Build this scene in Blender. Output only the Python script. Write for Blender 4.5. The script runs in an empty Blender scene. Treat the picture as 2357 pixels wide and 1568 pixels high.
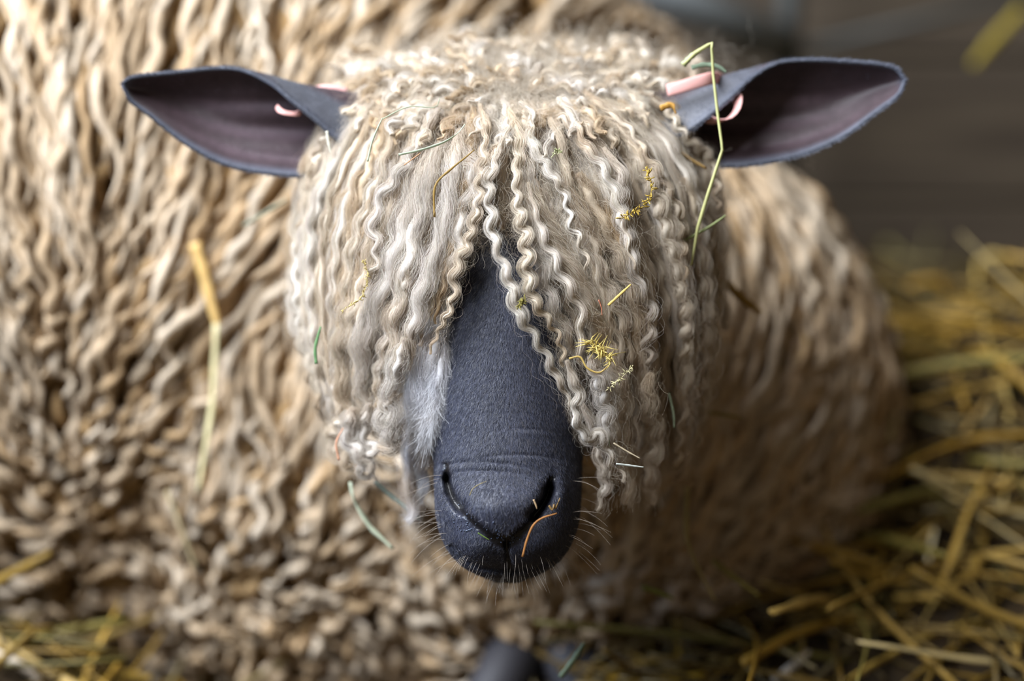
import bpy, math, random
import numpy as np
from mathutils import Vector

random.seed(7)
rng = np.random.default_rng(11)
SC = bpy.context.scene
COL = SC.collection

# ------------------------------------------------------------------ camera
PITCH = math.radians(20.0)
DIST = 1.40                       # camera to the plane of the face
LENS = 70.0
FPX = LENS / 36.0 * 2357.0
CX, CY = 1178.5, 784.0
FOC = np.array([0.0, 0.0, 0.45])  # middle of the face, above the straw
RGT = np.array([1.0, 0.0, 0.0])
UPV = np.array([0.0, math.sin(PITCH), math.cos(PITCH)])
FWD = np.array([0.0, math.cos(PITCH), -math.sin(PITCH)])
CAMP = FOC - FWD * DIST

cam = bpy.data.cameras.new('camera')
camo = bpy.data.objects.new('camera', cam)
COL.objects.link(camo)
camo.location = CAMP
camo.rotation_euler = (math.pi / 2 - PITCH, 0, 0)
cam.lens = LENS
cam.sensor_width = 36.0
cam.clip_start = 0.05
cam.dof.use_dof = True
cam.dof.focus_distance = DIST - 0.004
cam.dof.aperture_fstop = 1.4
SC.camera = camo

# ------------------------------------------------------------------ light
SC.view_settings.view_transform = 'Standard'
SC.view_settings.look = 'None'
SC.view_settings.gamma = 1.0
SC.view_settings.use_curve_mapping = False
SC.view_settings.exposure = 0.22

world = bpy.data.worlds.new('barn_air')
SC.world = world
world.use_nodes = True
bg = world.node_tree.nodes['Background']
bg.inputs[0].default_value = (1.0, 0.83, 0.62, 1)
bg.inputs[1].default_value = 0.095


def area_light(name, loc, target, size, power, color):
    li = bpy.data.lights.new(name, 'AREA')
    li.shape = 'RECTANGLE'
    li.size, li.size_y = size
    li.energy = power
    li.color = color
    o = bpy.data.objects.new(name, li)
    COL.objects.link(o)
    o.location = loc
    o.rotation_euler = (Vector(target) - Vector(loc)).to_track_quat('-Z', 'Y').to_euler()
    return o


# daylight through the open barn front, high and to the left of the pen
area_light('barn_doorway_light', (-1.55, -0.36, 2.65), (0, 0.15, 0.4), (2.2, 1.6), 235, (0.90, 0.94, 1.0))
# added blue fill lamp that tints the left-hand wool and face
area_light('blue_side_fill', (-2.4, -0.35, 1.75), (0, 0.15, 0.4), (1.6, 1.2), 40, (0.50, 0.68, 1.0))


# ------------------------------------------------------------------ helpers
def lin(r, g, b):
    f = lambda c: c / 255 / 12.92 if c / 255 <= 0.04045 else ((c / 255 + 0.055) / 1.055) ** 2.4
    return np.array([f(r), f(g), f(b)])


def V(px, py, w):
    """view frame point (metres: right, up, toward camera) seen at a photo pixel"""
    d = DIST - np.asarray(w, float)
    return np.stack([(np.asarray(px, float) - CX) / FPX * d,
                     (CY - np.asarray(py, float)) / FPX * d,
                     np.asarray(w, float) + 0 * d], -1)


def v2w(p):
    p = np.asarray(p, float)
    return FOC + p[..., 0:1] * RGT + p[..., 1:2] * UPV - p[..., 2:3] * FWD


def W(px, py, w):
    return v2w(V(px, py, w))


def w2px(p):
    d = np.asarray(p) - CAMP
    z = d @ FWD
    return CX + FPX * (d @ RGT) / z, CY - FPX * (d @ UPV) / z


ORG = {}
PXM = DIST / FPX      # metres per photo pixel at the face


def link(o, origin, parent=None, kind=None, label=None, cat=None, group=None):
    COL.objects.link(o)
    origin = np.asarray(origin, float)
    ORG[o.name] = origin
    if parent is not None:
        o.parent = parent
        o.location = origin - ORG[parent.name]
    else:
        o.location = origin
    if kind: o['kind'] = kind
    if label: o['label'] = label
    if cat: o['category'] = cat
    if group: o['group'] = group
    return o


def empty(name, loc, label, cat, group=None):
    o = bpy.data.objects.new(name, None)
    o.empty_display_size = 0.05
    return link(o, loc, None, None, label, cat, group)


def mesh(name, verts, faces, mat, parent=None, colors=None, smooth=True, extra=None, origin=None, **kw):
    verts = np.asarray(verts, float)
    if origin is None:
        origin = verts.mean(0)
        if parent is None:
            origin = np.array([origin[0], origin[1], verts[:, 2].min()])
    me = bpy.data.meshes.new(name)
    me.from_pydata((verts - origin).tolist(), [], faces if isinstance(faces, list) else faces.tolist())
    if smooth:
        me.polygons.foreach_set('use_smooth', [True] * len(me.polygons))
    if colors is not None:
        c = np.ones((len(verts), 4)); c[:, :3] = colors
        a = me.attributes.new('Col', 'FLOAT_COLOR', 'POINT')
        a.data.foreach_set('color', c.ravel())
    for k, v in (extra or {}).items():
        a = me.attributes.new(k, 'FLOAT', 'POINT')
        a.data.foreach_set('value', np.asarray(v, float))
    me.materials.append(mat)
    me.update()
    return link(bpy.data.objects.new(name, me), origin, parent, **kw)


def fibres(name, pts, radius, colors, mat, parent, **kw):
    """pts (m, n, 3) world, radius (m,n) or scalar, colors (m,n,3)"""
    m, n, _ = pts.shape
    origin = pts.reshape(-1, 3).mean(0)
    hc = bpy.data.hair_curves.new(name)
    hc.add_curves([n] * m)
    hc.attributes['position'].data.foreach_set('vector', (pts - origin).astype(np.float32).ravel())
    a = hc.attributes.get('radius') or hc.attributes.new('radius', 'FLOAT', 'POINT')
    a.data.foreach_set('value', (np.zeros((m, n)) + radius).astype(np.float32).ravel())
    c = np.ones((m, n, 4), np.float32); c[..., :3] = colors
    a = hc.attributes.new('Col', 'FLOAT_COLOR', 'POINT')
    a.data.foreach_set('color', c.ravel())
    hc.materials.append(mat)
    return link(bpy.data.objects.new(name, hc), origin, parent, **kw)


def resample(P, n):
    """smooth Catmull-Rom resampling of a control polyline to n points"""
    P = np.asarray(P, float)
    if len(P) == 2:
        t = np.linspace(0, 1, n)[:, None]
        return P[0] * (1 - t) + P[1] * t
    Q = np.vstack([2 * P[0] - P[1], P, 2 * P[-1] - P[-2]])
    out = []
    for i in range(1, len(Q) - 2):
        t = np.linspace(0, 1, 16, endpoint=False)[:, None]
        a, b, c, d = Q[i - 1], Q[i], Q[i + 1], Q[i + 2]
        out.append(0.5 * (2 * b + (c - a) * t + (2 * a - 5 * b + 4 * c - d) * t ** 2 + (3 * b - a - 3 * c + d) * t ** 3))
    out = np.vstack(out + [P[-1:]])
    s = np.r_[0, np.cumsum(np.linalg.norm(np.diff(out, axis=0), axis=1))]
    u = np.linspace(0, s[-1], n)
    return np.stack([np.interp(u, s, out[:, k]) for k in range(P.shape[1])], -1)


def frames(P):
    """tangent and two smooth normals along a polyline"""
    T = np.gradient(P, axis=0)
    T /= np.linalg.norm(T, axis=1, keepdims=True) + 1e-12
    N = np.zeros_like(T)
    a = np.array([0, 0, 1.0]) if abs(T[0, 2]) < 0.9 else np.array([1.0, 0, 0])
    n = np.cross(T[0], a); n /= np.linalg.norm(n)
    for i in range(len(T)):
        n = n - T[i] * (n @ T[i]); n /= np.linalg.norm(n) + 1e-12
        N[i] = n
    return T, N, np.cross(T, N)


def tube(P, rx, ry=None, sides=8, closed=True, N=None):
    """ring mesh along P; rx, ry per-point radii"""
    P = np.asarray(P, float)
    n = len(P)
    T, N1, B1 = frames(P)
    if N is not None:
        N1 = N - T * (N * T).sum(1, keepdims=True)
        N1 /= np.linalg.norm(N1, axis=1, keepdims=True) + 1e-12
        B1 = np.cross(T, N1)
    rx = np.zeros(n) + rx
    ry = rx if ry is None else np.zeros(n) + ry
    a = np.linspace(0, 2 * np.pi, sides, endpoint=False)
    vs = (P[:, None] + N1[:, None] * (np.cos(a)[None, :, None] * rx[:, None, None])
          + B1[:, None] * (np.sin(a)[None, :, None] * ry[:, None, None])).reshape(-1, 3)
    fs = []
    for i in range(n - 1):
        for k in range(sides):
            k2 = (k + 1) % sides
            fs.append((i * sides + k, i * sides + k2, (i + 1) * sides + k2, (i + 1) * sides + k))
    if closed:
        fs.append(tuple(range(sides))[::-1])
        fs.append(tuple((n - 1) * sides + k for k in range(sides)))
    return vs, fs


def smooth01(a, b, x):
    t = np.clip((np.asarray(x) - a) / (b - a), 0, 1)
    return t * t * (3 - 2 * t)


def seg_dist(px, py, poly):
    """distance in px to a polyline and the position (0..1) along it"""
    best = np.full(np.shape(px), 1e9); pos = np.zeros(np.shape(px))
    n = len(poly) - 1
    for i in range(n):
        x0, y0 = poly[i]; x1, y1 = poly[i + 1]
        dx, dy = x1 - x0, y1 - y0
        t = np.clip(((px - x0) * dx + (py - y0) * dy) / (dx * dx + dy * dy), 0, 1)
        d = np.hypot(px - x0 - t * dx, py - y0 - t * dy)
        m = d < best
        best = np.where(m, d, best); pos = np.where(m, (i + t) / n, pos)
    return best, pos


# ------------------------------------------------------------------ materials
def new_mat(name):
    m = bpy.data.materials.new(name)
    m.use_nodes = True
    nt = m.node_tree
    return m, nt, nt.nodes['Principled BSDF'], nt.nodes['Material Output']


def attr_mat(name, rough=0.7, spec=0.3, bump=0.0, bscale=900.0, translucent=0.0, sheen=0.0, vary=0.0, vscale=60):
    m, nt, b, out = new_mat(name)
    at = nt.nodes.new('ShaderNodeAttribute'); at.attribute_name = 'Col'
    src = at.outputs['Color']
    if vary > 0:
        tc = nt.nodes.new('ShaderNodeTexCoord')
        nz = nt.nodes.new('ShaderNodeTexNoise'); nz.inputs['Scale'].default_value = vscale
        nz.inputs['Detail'].default_value = 5
        nt.links.new(tc.outputs['Object'], nz.inputs['Vector'])
        mr = nt.nodes.new('ShaderNodeMapRange')
        mr.inputs['From Min'].default_value = 0.25; mr.inputs['From Max'].default_value = 0.75
        mr.inputs['To Min'].default_value = 1 - vary; mr.inputs['To Max'].default_value = 1 + vary
        nt.links.new(nz.outputs['Fac'], mr.inputs['Value'])
        mx = nt.nodes.new('ShaderNodeMix'); mx.data_type = 'RGBA'; mx.blend_type = 'MULTIPLY'
        mx.inputs[0].default_value = 1.0
        nt.links.new(src, mx.inputs[6]); nt.links.new(mr.outputs['Result'], mx.inputs[7])
        src = mx.outputs[2]
    nt.links.new(src, b.inputs['Base Color'])
    b.inputs['Roughness'].default_value = rough
    b.inputs['Specular IOR Level'].default_value = spec
    if sheen:
        b.inputs['Sheen Weight'].default_value = sheen
        b.inputs['Sheen Roughness'].default_value = 0.4
    if bump > 0:
        tc = nt.nodes.new('ShaderNodeTexCoord')
        nz = nt.nodes.new('ShaderNodeTexNoise'); nz.inputs['Scale'].default_value = bscale
        nz.inputs['Detail'].default_value = 4
        nt.links.new(tc.outputs['Object'], nz.inputs['Vector'])
        bp = nt.nodes.new('ShaderNodeBump'); bp.inputs['Strength'].default_value = bump
        bp.inputs['Distance'].default_value = 0.002
        nt.links.new(nz.outputs['Fac'], bp.inputs['Height'])
        nt.links.new(bp.outputs['Normal'], b.inputs['Normal'])
    if translucent > 0:
        tr = nt.nodes.new('ShaderNodeBsdfTranslucent')
        nt.links.new(src, tr.inputs['Color'])
        ms = nt.nodes.new('ShaderNodeMixShader'); ms.inputs[0].default_value = translucent
        nt.links.new(b.outputs[0], ms.inputs[1]); nt.links.new(tr.outputs[0], ms.inputs[2])
        nt.links.new(ms.outputs[0], out.inputs['Surface'])
    return m


M_WOOL = attr_mat('wool_core', 0.95, 0.05, bump=0.12, bscale=900)
M_FIBRE = attr_mat('wool_fibre', 0.65, 0.22, translucent=0.25)
M_FLEECE = attr_mat('body_fleece', 0.9, 0.1, translucent=0.1, vary=0.25, vscale=90)
M_FUR = attr_mat('short_face_fur', 0.42, 0.5)
M_STRAW = attr_mat('straw', 0.5, 0.35, translucent=0.15, vary=0.18, vscale=40)
M_EAR = attr_mat('ear_skin', 0.5, 0.45, bump=0.25, bscale=600, sheen=0.15, vary=0.2, vscale=120)
M_TAG = attr_mat('pink_tag', 0.45, 0.4, translucent=0.15)
M_EYE = attr_mat('eye', 0.08, 0.6)

# skin: dark face leather whose gloss follows how wet it is
M_SKIN, nt, b, out = new_mat('face_skin')
at = nt.nodes.new('ShaderNodeAttribute'); at.attribute_name = 'Col'
nt.links.new(at.outputs['Color'], b.inputs['Base Color'])
aw = nt.nodes.new('ShaderNodeAttribute'); aw.attribute_name = 'wet'
mr = nt.nodes.new('ShaderNodeMapRange')
mr.inputs['To Min'].default_value = 0.62; mr.inputs['To Max'].default_value = 0.16
nt.links.new(aw.outputs['Fac'], mr.inputs['Value'])
nt.links.new(mr.outputs['Result'], b.inputs['Roughness'])
tc = nt.nodes.new('ShaderNodeTexCoord')
nz = nt.nodes.new('ShaderNodeTexNoise'); nz.inputs['Scale'].default_value = 420; nz.inputs['Detail'].default_value = 5
nt.links.new(tc.outputs['Object'], nz.inputs['Vector'])
bp = nt.nodes.new('ShaderNodeBump'); bp.inputs['Strength'].default_value = 0.5; bp.inputs['Distance'].default_value = 0.0015
nt.links.new(nz.outputs['Fac'], bp.inputs['Height']); nt.links.new(bp.outputs['Normal'], b.inputs['Normal'])


def plain_mat(name, c1, c2, scale=(20, 20, 20), rough=0.7, metal=0.0, bump=0.3, spec=0.4):
    m, nt, b, out = new_mat(name)
    tc = nt.nodes.new('ShaderNodeTexCoord')
    mp = nt.nodes.new('ShaderNodeMapping'); mp.inputs['Scale'].default_value = scale
    nz = nt.nodes.new('ShaderNodeTexNoise'); nz.inputs['Scale'].default_value = 1.0; nz.inputs['Detail'].default_value = 6
    nt.links.new(tc.outputs['Object'], mp.inputs['Vector']); nt.links.new(mp.outputs['Vector'], nz.inputs['Vector'])
    rp = nt.nodes.new('ShaderNodeValToRGB')
    rp.color_ramp.elements[0].position = 0.3; rp.color_ramp.elements[1].position = 0.7
    rp.color_ramp.elements[0].color = (*c1, 1); rp.color_ramp.elements[1].color = (*c2, 1)
    nt.links.new(nz.outputs['Fac'], rp.inputs['Fac']); nt.links.new(rp.outputs['Color'], b.inputs['Base Color'])
    b.inputs['Roughness'].default_value = rough; b.inputs['Metallic'].default_value = metal
    b.inputs['Specular IOR Level'].default_value = spec
    bp = nt.nodes.new('ShaderNodeBump'); bp.inputs['Strength'].default_value = bump; bp.inputs['Distance'].default_value = 0.004
    nt.links.new(nz.outputs['Fac'], bp.inputs['Height']); nt.links.new(bp.outputs['Normal'], b.inputs['Normal'])
    return m


M_BOARD = plain_mat('old_board', lin(60, 50, 40), lin(94, 82, 66), (3, 40, 60), 0.8)
M_METAL = plain_mat('galvanised', lin(128, 134, 136), lin(150, 156, 158), (14, 14, 14), 0.5, 0.3, 0.1)
M_METAL2 = plain_mat('dark_painted_steel', lin(44, 46, 44), lin(62, 64, 60), (14, 14, 14), 0.6, 0.0, 0.1)
M_SOIL = plain_mat('trodden_bedding', lin(30, 22, 8), lin(58, 42, 16), (60, 60, 60), 0.9, 0, 0.8)

# ------------------------------------------------------------------ setting
gx, gy = np.meshgrid(np.linspace(-1.6, 1.8, 120), np.linspace(-0.6, 1.5, 80))


def ground(x, y):
    """bedding height: trodden flat, heaped toward the pen corner on the right"""
    return (0.012 * np.sin(9 * x + 3 * y) + 0.012 * np.sin(13 * y - 5 * x)
            + 0.30 * np.clip((x + 0.2) / 0.62, 0, 1.1) * smooth01(-0.10, 0.12, x)
            * (0.45 + 0.55 * smooth01(0.2, 0.55, y)) * smooth01(-0.25, 0.15, y) * (1 - 0.75 * smooth01(0.45, 0.8, y))
            + 0.145 * np.exp(-((x + 0.5) ** 2 / 0.035 + (y - 0.15) ** 2 / 0.02)))


def ground_w(px, py):
    """depth at which the bedding is seen at a photo pixel"""
    for w in np.arange(0.3, -1.6, -0.01):
        p = W(px, py, w)
        if p[2] < ground(p[0], p[1]):
            return w
    return -1.6


gz = ground(gx, gy)
gv = np.stack([gx, gy, gz], -1).reshape(-1, 3)
nx, ny = gx.shape[1], gx.shape[0]
ii = (np.arange(ny - 1)[:, None] * nx + np.arange(nx - 1)[None]).ravel()
gf = np.stack([ii, ii + 1, ii + nx + 1, ii + nx], -1)
mesh('floor', gv, gf, M_SOIL, kind='structure')


def box(x0, x1, y0, y1, z0, z1, bev=0.004):
    vs, fs = [], []
    for (x, y, z) in [(x0, y0, z0), (x1, y0, z0), (x1, y1, z0), (x0, y1, z0), (x0, y0, z1), (x1, y0, z1), (x1, y1, z1), (x0, y1, z1)]:
        vs.append((x, y, z))
    fs = [(0, 3, 2, 1), (4, 5, 6, 7), (0, 1, 5, 4), (1, 2, 6, 5), (2, 3, 7, 6), (3, 0, 4, 7)]
    return vs, fs


WALL_Y = 1.36
vs, fs = box(-1.6, 1.8, WALL_Y + 0.03, WALL_Y + 0.05, -0.05, 1.6)
wall = mesh('wall_back', vs, fs, M_BOARD, smooth=False, kind='structure')
for k in range(8):
    z0 = -0.03 + k * 0.2
    dy = rng.uniform(-0.006, 0.006)
    vs, fs = box(-1.6, 1.8, WALL_Y + dy, WALL_Y + 0.028, z0, z0 + 0.19)
    mesh('board', vs, fs, M_BOARD, wall, smooth=False)


# galvanised pen hurdle standing in the corner behind the sheep
def round_bar(p, q, r, sides=12):
    P = np.linspace(np.asarray(p, float), np.asarray(q, float), 3)
    return tube(P, r, sides=sides)


pc = W(1815, 60, -1.15)
hurdle = empty('pen_hurdle', (pc[0], pc[1], 0.0), 'grey galvanised pen hurdle with rails meeting an upright, behind the sheep', 'hurdle')
vs, fs = round_bar((pc[0], pc[1], 0), (pc[0], pc[1], pc[2] + 0.25), 0.016)
mesh('upright', vs, fs, M_METAL2, hurdle)
a1, a0 = W(1800, 105, -1.13), W(1250, -140, -1.02)
for k in range(3):
    off = np.array([0, 0, -0.17 * k])
    vs, fs = round_bar(a0 + off, a1 + off, 0.026)
    mesh('rail', vs, fs, M_METAL, hurdle)
b0, b1 = W(1830, 115, -1.16), W(2420, -25, -1.1)
for k in range(1):
    off = np.array([0, 0, -0.2 * k])
    vs, fs = round_bar(b0 + off, b1 + off, 0.006)
    mesh('brace', vs, fs, M_METAL2, hurdle)

# ------------------------------------------------------------------ the sheep
ROOT = np.array([-0.1, 0.45, 0.0])
sheep = empty('sheep', ROOT, 'long-woolled sheep with a dark face and curly cream fleece lying in straw', 'sheep')

# --- head: rings stacked along the face, px row / half width / front / depth
HEAD = np.array([
    # py   a    wf     b
    [118, 20, -.150, .03],
    [135, 90, -.110, .07],
    [200, 185, -.075, .09],
    [300, 240, -.044, .10],
    [400, 262, -.026, .105],
    [500, 248, -.014, .10],
    [600, 238, -.006, .09],
    [700, 236, -.002, .082],
    [800, 236, .001, .075],
    [900, 228, .004, .068],
    [960, 206, .006, .063],
    [1010, 182, .009, .060],
    [1060, 170, .012, .056],
    [1120, 169, .015, .053],
    [1180, 166, .016, .050],
    [1220, 158, .015, .047],
    [1260, 143, .012, .044],
    [1290, 121, .005, .040],
    [1306, 102, -.002, .036],
    [1318, 84, -.008, .030],
    [1330, 62, -.015, .024],
    [1338, 34, -.022, .018],
    [1342, 4, -.030, .012]])
HCX = 1169.0


def head_prof(py):
    return [np.interp(py, HEAD[:, 0], HEAD[:, k]) for k in (1, 2, 3)]


def smooth_prof(py, s=14):
    o = np.linspace(-2, 2, 9); k = np.exp(-o * o / 2); k /= k.sum()
    acc = [0, 0, 0]
    for oo, kk in zip(o, k):
        p = head_prof(np.clip(py + oo * s, 118, 1342))
        for i in range(3): acc[i] = acc[i] + kk * p[i]
    return acc


V_LEFT = [(1027, 1070), (1030, 1110), (1046, 1155), (1085, 1198), (1128, 1232), (1166, 1250)]
V_RIGHT = [(1268, 1100), (1260, 1140), (1240, 1176), (1205, 1215), (1166, 1250)]
PHIL = [(1166, 1246), (1167, 1275), (1174, 1318)]
MOUTH = [(1040, 1256), (1070, 1288), (1110, 1306), (1174, 1312), (1235, 1306), (1285, 1282), (1308, 1248)]


def muzzle(px, py):
    d = np.zeros_like(px)
    dl, pl = seg_dist(px, py, V_LEFT)
    dr, pr = seg_dist(px, py, V_RIGHT)
    # groove, deep and wide at the nostrils
    vx = [p[0] for p in V_LEFT] + [p[0] for p in V_RIGHT[::-1][1:]]
    vy = [p[1] for p in V_LEFT] + [p[1] for p in V_RIGHT[::-1][1:]]
    yv = np.interp(px, vx, vy)
    inside = smooth01(1020, 1040, px) * (1 - smooth01(1250, 1272, px))
    sd = (py - yv) * 0.78
    d += 0.0050 * (1 - smooth01(-16, 7, sd)) * inside * smooth01(1080, 1170, py)
    d -= np.exp(-(dl / 7) ** 2) * 0.0030 * (0.4 + 0.6 * smooth01(0.6, 0.3, pl)) + np.exp(-(dr / 7) ** 2) * 0.0030 * (0.4 + 0.6 * smooth01(0.6, 0.3, pr))
    nl, _ = seg_dist(px, py, [(1030, 1105), (1038, 1138), (1060, 1168)])
    nr, _ = seg_dist(px, py, [(1262, 1128), (1254, 1150), (1228, 1184)])
    d -= np.exp(-(nl / 13) ** 2) * 0.013 + np.exp(-(nr / 14) ** 2) * 0.014
    dp, _ = seg_dist(px, py, PHIL)
    d -= np.exp(-(dp / 6) ** 2) * 0.005
    dm, _ = seg_dist(px, py, MOUTH)
    d -= np.exp(-(dm / 6) ** 2) * 0.005
    g = lambda x, y, sx, sy: np.exp(-((px - x) / sx) ** 2 - ((py - y) / sy) ** 2)
    d += 0.0065 * g(1150, 1172, 75, 52)
    d += 0.0055 * g(1095, 1262, 48, 42) + 0.0055 * g(1240, 1258, 48, 45)
    d += 0.003 * g(1012, 1120, 14, 45) + 0.003 * g(1292, 1130, 16, 45)
    # nose ridges between the nostrils
    d += 0.0009 * np.sin(py / 3.2) * g(1166, 1238, 30, 12)
    # soft creases across the bridge
    for y0, x0, sx, amp in ((1062, 1100, 90, .0012), (1082, 1110, 80, .0012), (1045, 1190, 90, .0008), (985, 1200, 60, .0006)):
        yy = y0 + 0.0016 * (px - x0) ** 2 * 0.6
        d -= amp * np.exp(-((py - yy) / 4.5) ** 2) * np.exp(-((px - x0) / sx) ** 2)
    return d


rows = np.unique(np.r_[np.arange(118, 1000, 9), np.arange(1000, 1342.1, 3.2), 1342])
NA = 288
ang = np.linspace(0, 2 * np.pi, NA, endpoint=False)
a_, wf_, b_ = smooth_prof(rows)
ca, sa = np.cos(ang), np.sin(ang)
ex = 2 / 2.35
cx_ = np.sign(ca) * np.abs(ca) ** ex
sz_ = np.sign(sa) * np.abs(sa) ** ex
taper = np.clip(np.interp(rows, [118, 500, 700, 900, 1000, 1080, 1200], [0.05, 0.2, 0.36, 0.30, 0.2, 0.08, 0.0]), 0, 1)
HPX = HCX + a_[:, None] * cx_[None] * (1 - taper[:, None] * np.clip(sz_, 0, 1)[None])
HW = (wf_ - b_)[:, None] + b_[:, None] * sz_[None]
HPY = np.repeat(rows[:, None], NA, 1)
front = np.clip(sz_[None] * 2.2, 0, 1)
HW = HW + muzzle(HPX, HPY) * front
hv = W(HPX, HPY, HW).reshape(-1, 3)
NR = len(rows)
hf = []
for i in range(NR - 1):
    for k in range(NA):
        k2 = (k + 1) % NA
        hf.append((i * NA + k, (i + 1) * NA + k, (i + 1) * NA + k2, i * NA + k2))
hf.append(tuple(range(NA))); hf.append(tuple((NR - 1) * NA + k for k in range(NA))[::-1])


def white_cheek(px, py):
    """1 where the short face hair turns white on the cheeks, 0 on the dark bridge"""
    thl = np.interp(py, [500, 650, 760, 850, 950, 1010, 1050], [120, 118, 128, 132, 142, 160, 178])
    thr = np.interp(py, [500, 650, 760, 850, 950, 1010, 1050], [130, 122, 110, 112, 128, 150, 180])
    th = np.where(px < HCX, thl, thr)
    f = smooth01(th - 4, th + 22, np.abs(px - HCX)) * smooth01(520, 620, py) * (1 - smooth01(1020, 1075, py))
    return f


SLATE = lin(60, 63, 78); WHITE = lin(238, 238, 240); BLACK = lin(22, 21, 23)
CREAM = lin(222, 210, 192); TAN = lin(196, 172, 138); BROWN = lin(150, 118, 78)


def head_color(px, py):
    wc = white_cheek(px, py)[..., None]
    c = SLATE * (1 - wc) + np.where((px > HCX)[..., None], lin(140, 130, 120), WHITE) * wc  # right cheek greyed: its shade is put into the colour
    dl, _ = seg_dist(px, py, V_LEFT); dr, _ = seg_dist(px, py, V_RIGHT); dp, _ = seg_dist(px, py, PHIL)
    k = np.clip(np.exp(-(np.minimum(dl, dr) / 13) ** 2) + np.exp(-(dp / 9) ** 2)
                + np.exp(-((px - 1166) / 38) ** 2 - ((py - 1243) / 16) ** 2), 0, 1)[..., None]
    c = c * (1 - k) + BLACK * k
    top = (1 - smooth01(440, 560, py))[..., None]
    c = c * (1 - top) + lin(150, 136, 118) * top
    return c


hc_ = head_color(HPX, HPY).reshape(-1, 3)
g2 = lambda px, py, x, y, s: np.exp(-((px - x) ** 2 + (py - y) ** 2) / s ** 2)
dl, _ = seg_dist(HPX, HPY, V_LEFT); dr, _ = seg_dist(HPX, HPY, V_RIGHT)
wet = np.clip(0.9 * np.exp(-(np.minimum(dl, dr) / 14) ** 2) + 0.75 * g2(HPX, HPY, 1068, 1205, 36)
              + 0.9 * g2(HPX, HPY, 1168, 1250, 24) + 0.6 * g2(HPX, HPY, 1150, 1190, 62), 0, 1).ravel()


# --- trunk, chest, neck, wool cap, folded forelegs: egg shapes in the same mesh
def egg(c, rad, rotz=0.0, roty=0.0, nu=48, nv=28):
    th = np.linspace(0, 2 * np.pi, nu, endpoint=False)
    ph = np.linspace(0.02, np.pi - 0.02, nv)
    d = np.stack([np.sin(ph)[:, None] * np.cos(th), np.sin(ph)[:, None] * np.sin(th), np.repeat(np.cos(ph)[:, None], nu, 1)], -1)
    v = d.reshape(-1, 3) * np.asarray(rad)
    cz, sz = math.cos(rotz), math.sin(rotz); cy, sy = math.cos(roty), math.sin(roty)
    Rm = np.array([[cz, -sz, 0], [sz, cz, 0], [0, 0, 1]]) @ np.array([[cy, 0, sy], [0, 1, 0], [-sy, 0, cy]])
    f = []
    for i in range(nv - 1):
        for k in range(nu):
            k2 = (k + 1) % nu
            f.append((i * nu + k, i * nu + k2, (i + 1) * nu + k2, (i + 1) * nu + k)[::-1])
    f.append(tuple(range(nu))); f.append(tuple((nv - 1) * nu + k for k in range(nu))[::-1])
    return v @ Rm.T + np.asarray(c), f, Rm


EGGS = [  # centre, radii, rotation about z, tilt
    dict(c=(-0.36, 0.63, 0.27), r=(0.66, 0.36, 0.46), rz=math.radians(8), ry=math.radians(14), n=6800),    # trunk
    dict(c=(0.055, 0.46, 0.17), r=(0.285, 0.24, 0.32), rz=0.0, ry=0.0, n=2600),                # chest
    dict(c=(-0.01, 0.32, 0.36), r=(0.12, 0.18, 0.17), rz=0.0, ry=0.0, n=700),                # neck
    dict(c=(-0.16, 0.50, 0.17), r=(0.30, 0.25, 0.33), rz=0.0, ry=0.0, n=2200),           # shoulder
]
bv, bf, bc = [hv], list(hf), [hc_]
off = len(hv)
bw = [wet]
SKINC = lin(140, 104, 64)
for e in EGGS:
    v, f, e['R'] = egg(e['c'], e['r'], e['rz'], e['ry'])
    bv.append(v); bf += [tuple(i + off for i in q) for q in f]
    bc.append(np.repeat(SKINC[None], len(v), 0)); bw.append(np.zeros(len(v))); off += len(v)
capc = W(1176, 470, -0.135)
v, f, _ = egg(capc, (0.112, 0.085, 0.09))
bv.append(v); bf += [tuple(i + off for i in q) for q in f]
bc.append(np.repeat(lin(120, 104, 84)[None], len(v), 0)); bw.append(np.zeros(len(v))); off += len(v)
for (x0, x1) in ((1185, 1120), (1310, 1390)):     # dark forelegs folded under the chest
    P = resample([W(x0, 1360, -0.42), W(x0, 1510, -0.32), W(x1, 1640, -0.29), W(x1 + 10, 1740, -0.33)], 18)
    v, f = tube(P, np.interp(np.arange(18), [0, 6, 10, 17], [.026, .028, .026, .022]), sides=14)
    bv.append(v); bf += [tuple(i + off for i in q) for q in f]
    bc.append(np.repeat(lin(46, 44, 48)[None], len(v), 0)); bw.append(np.zeros(len(v))); off += len(v)
mesh('body', np.vstack(bv), bf, M_SKIN, sheep, np.vstack(bc), extra={'wet': np.concatenate(bw)})

# --- eyes, mostly lost under the locks
for ex_, ey_ in ((905, 455), (1438, 445)):
    p = W(ex_, ey_, -0.085)
    v, f, _ = egg(p, (0.014, 0.014, 0.014), nu=20, nv=12)
    mesh('eye', v, f, M_EYE, sheep, np.repeat(lin(30, 20, 14)[None], len(v), 0))

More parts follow.
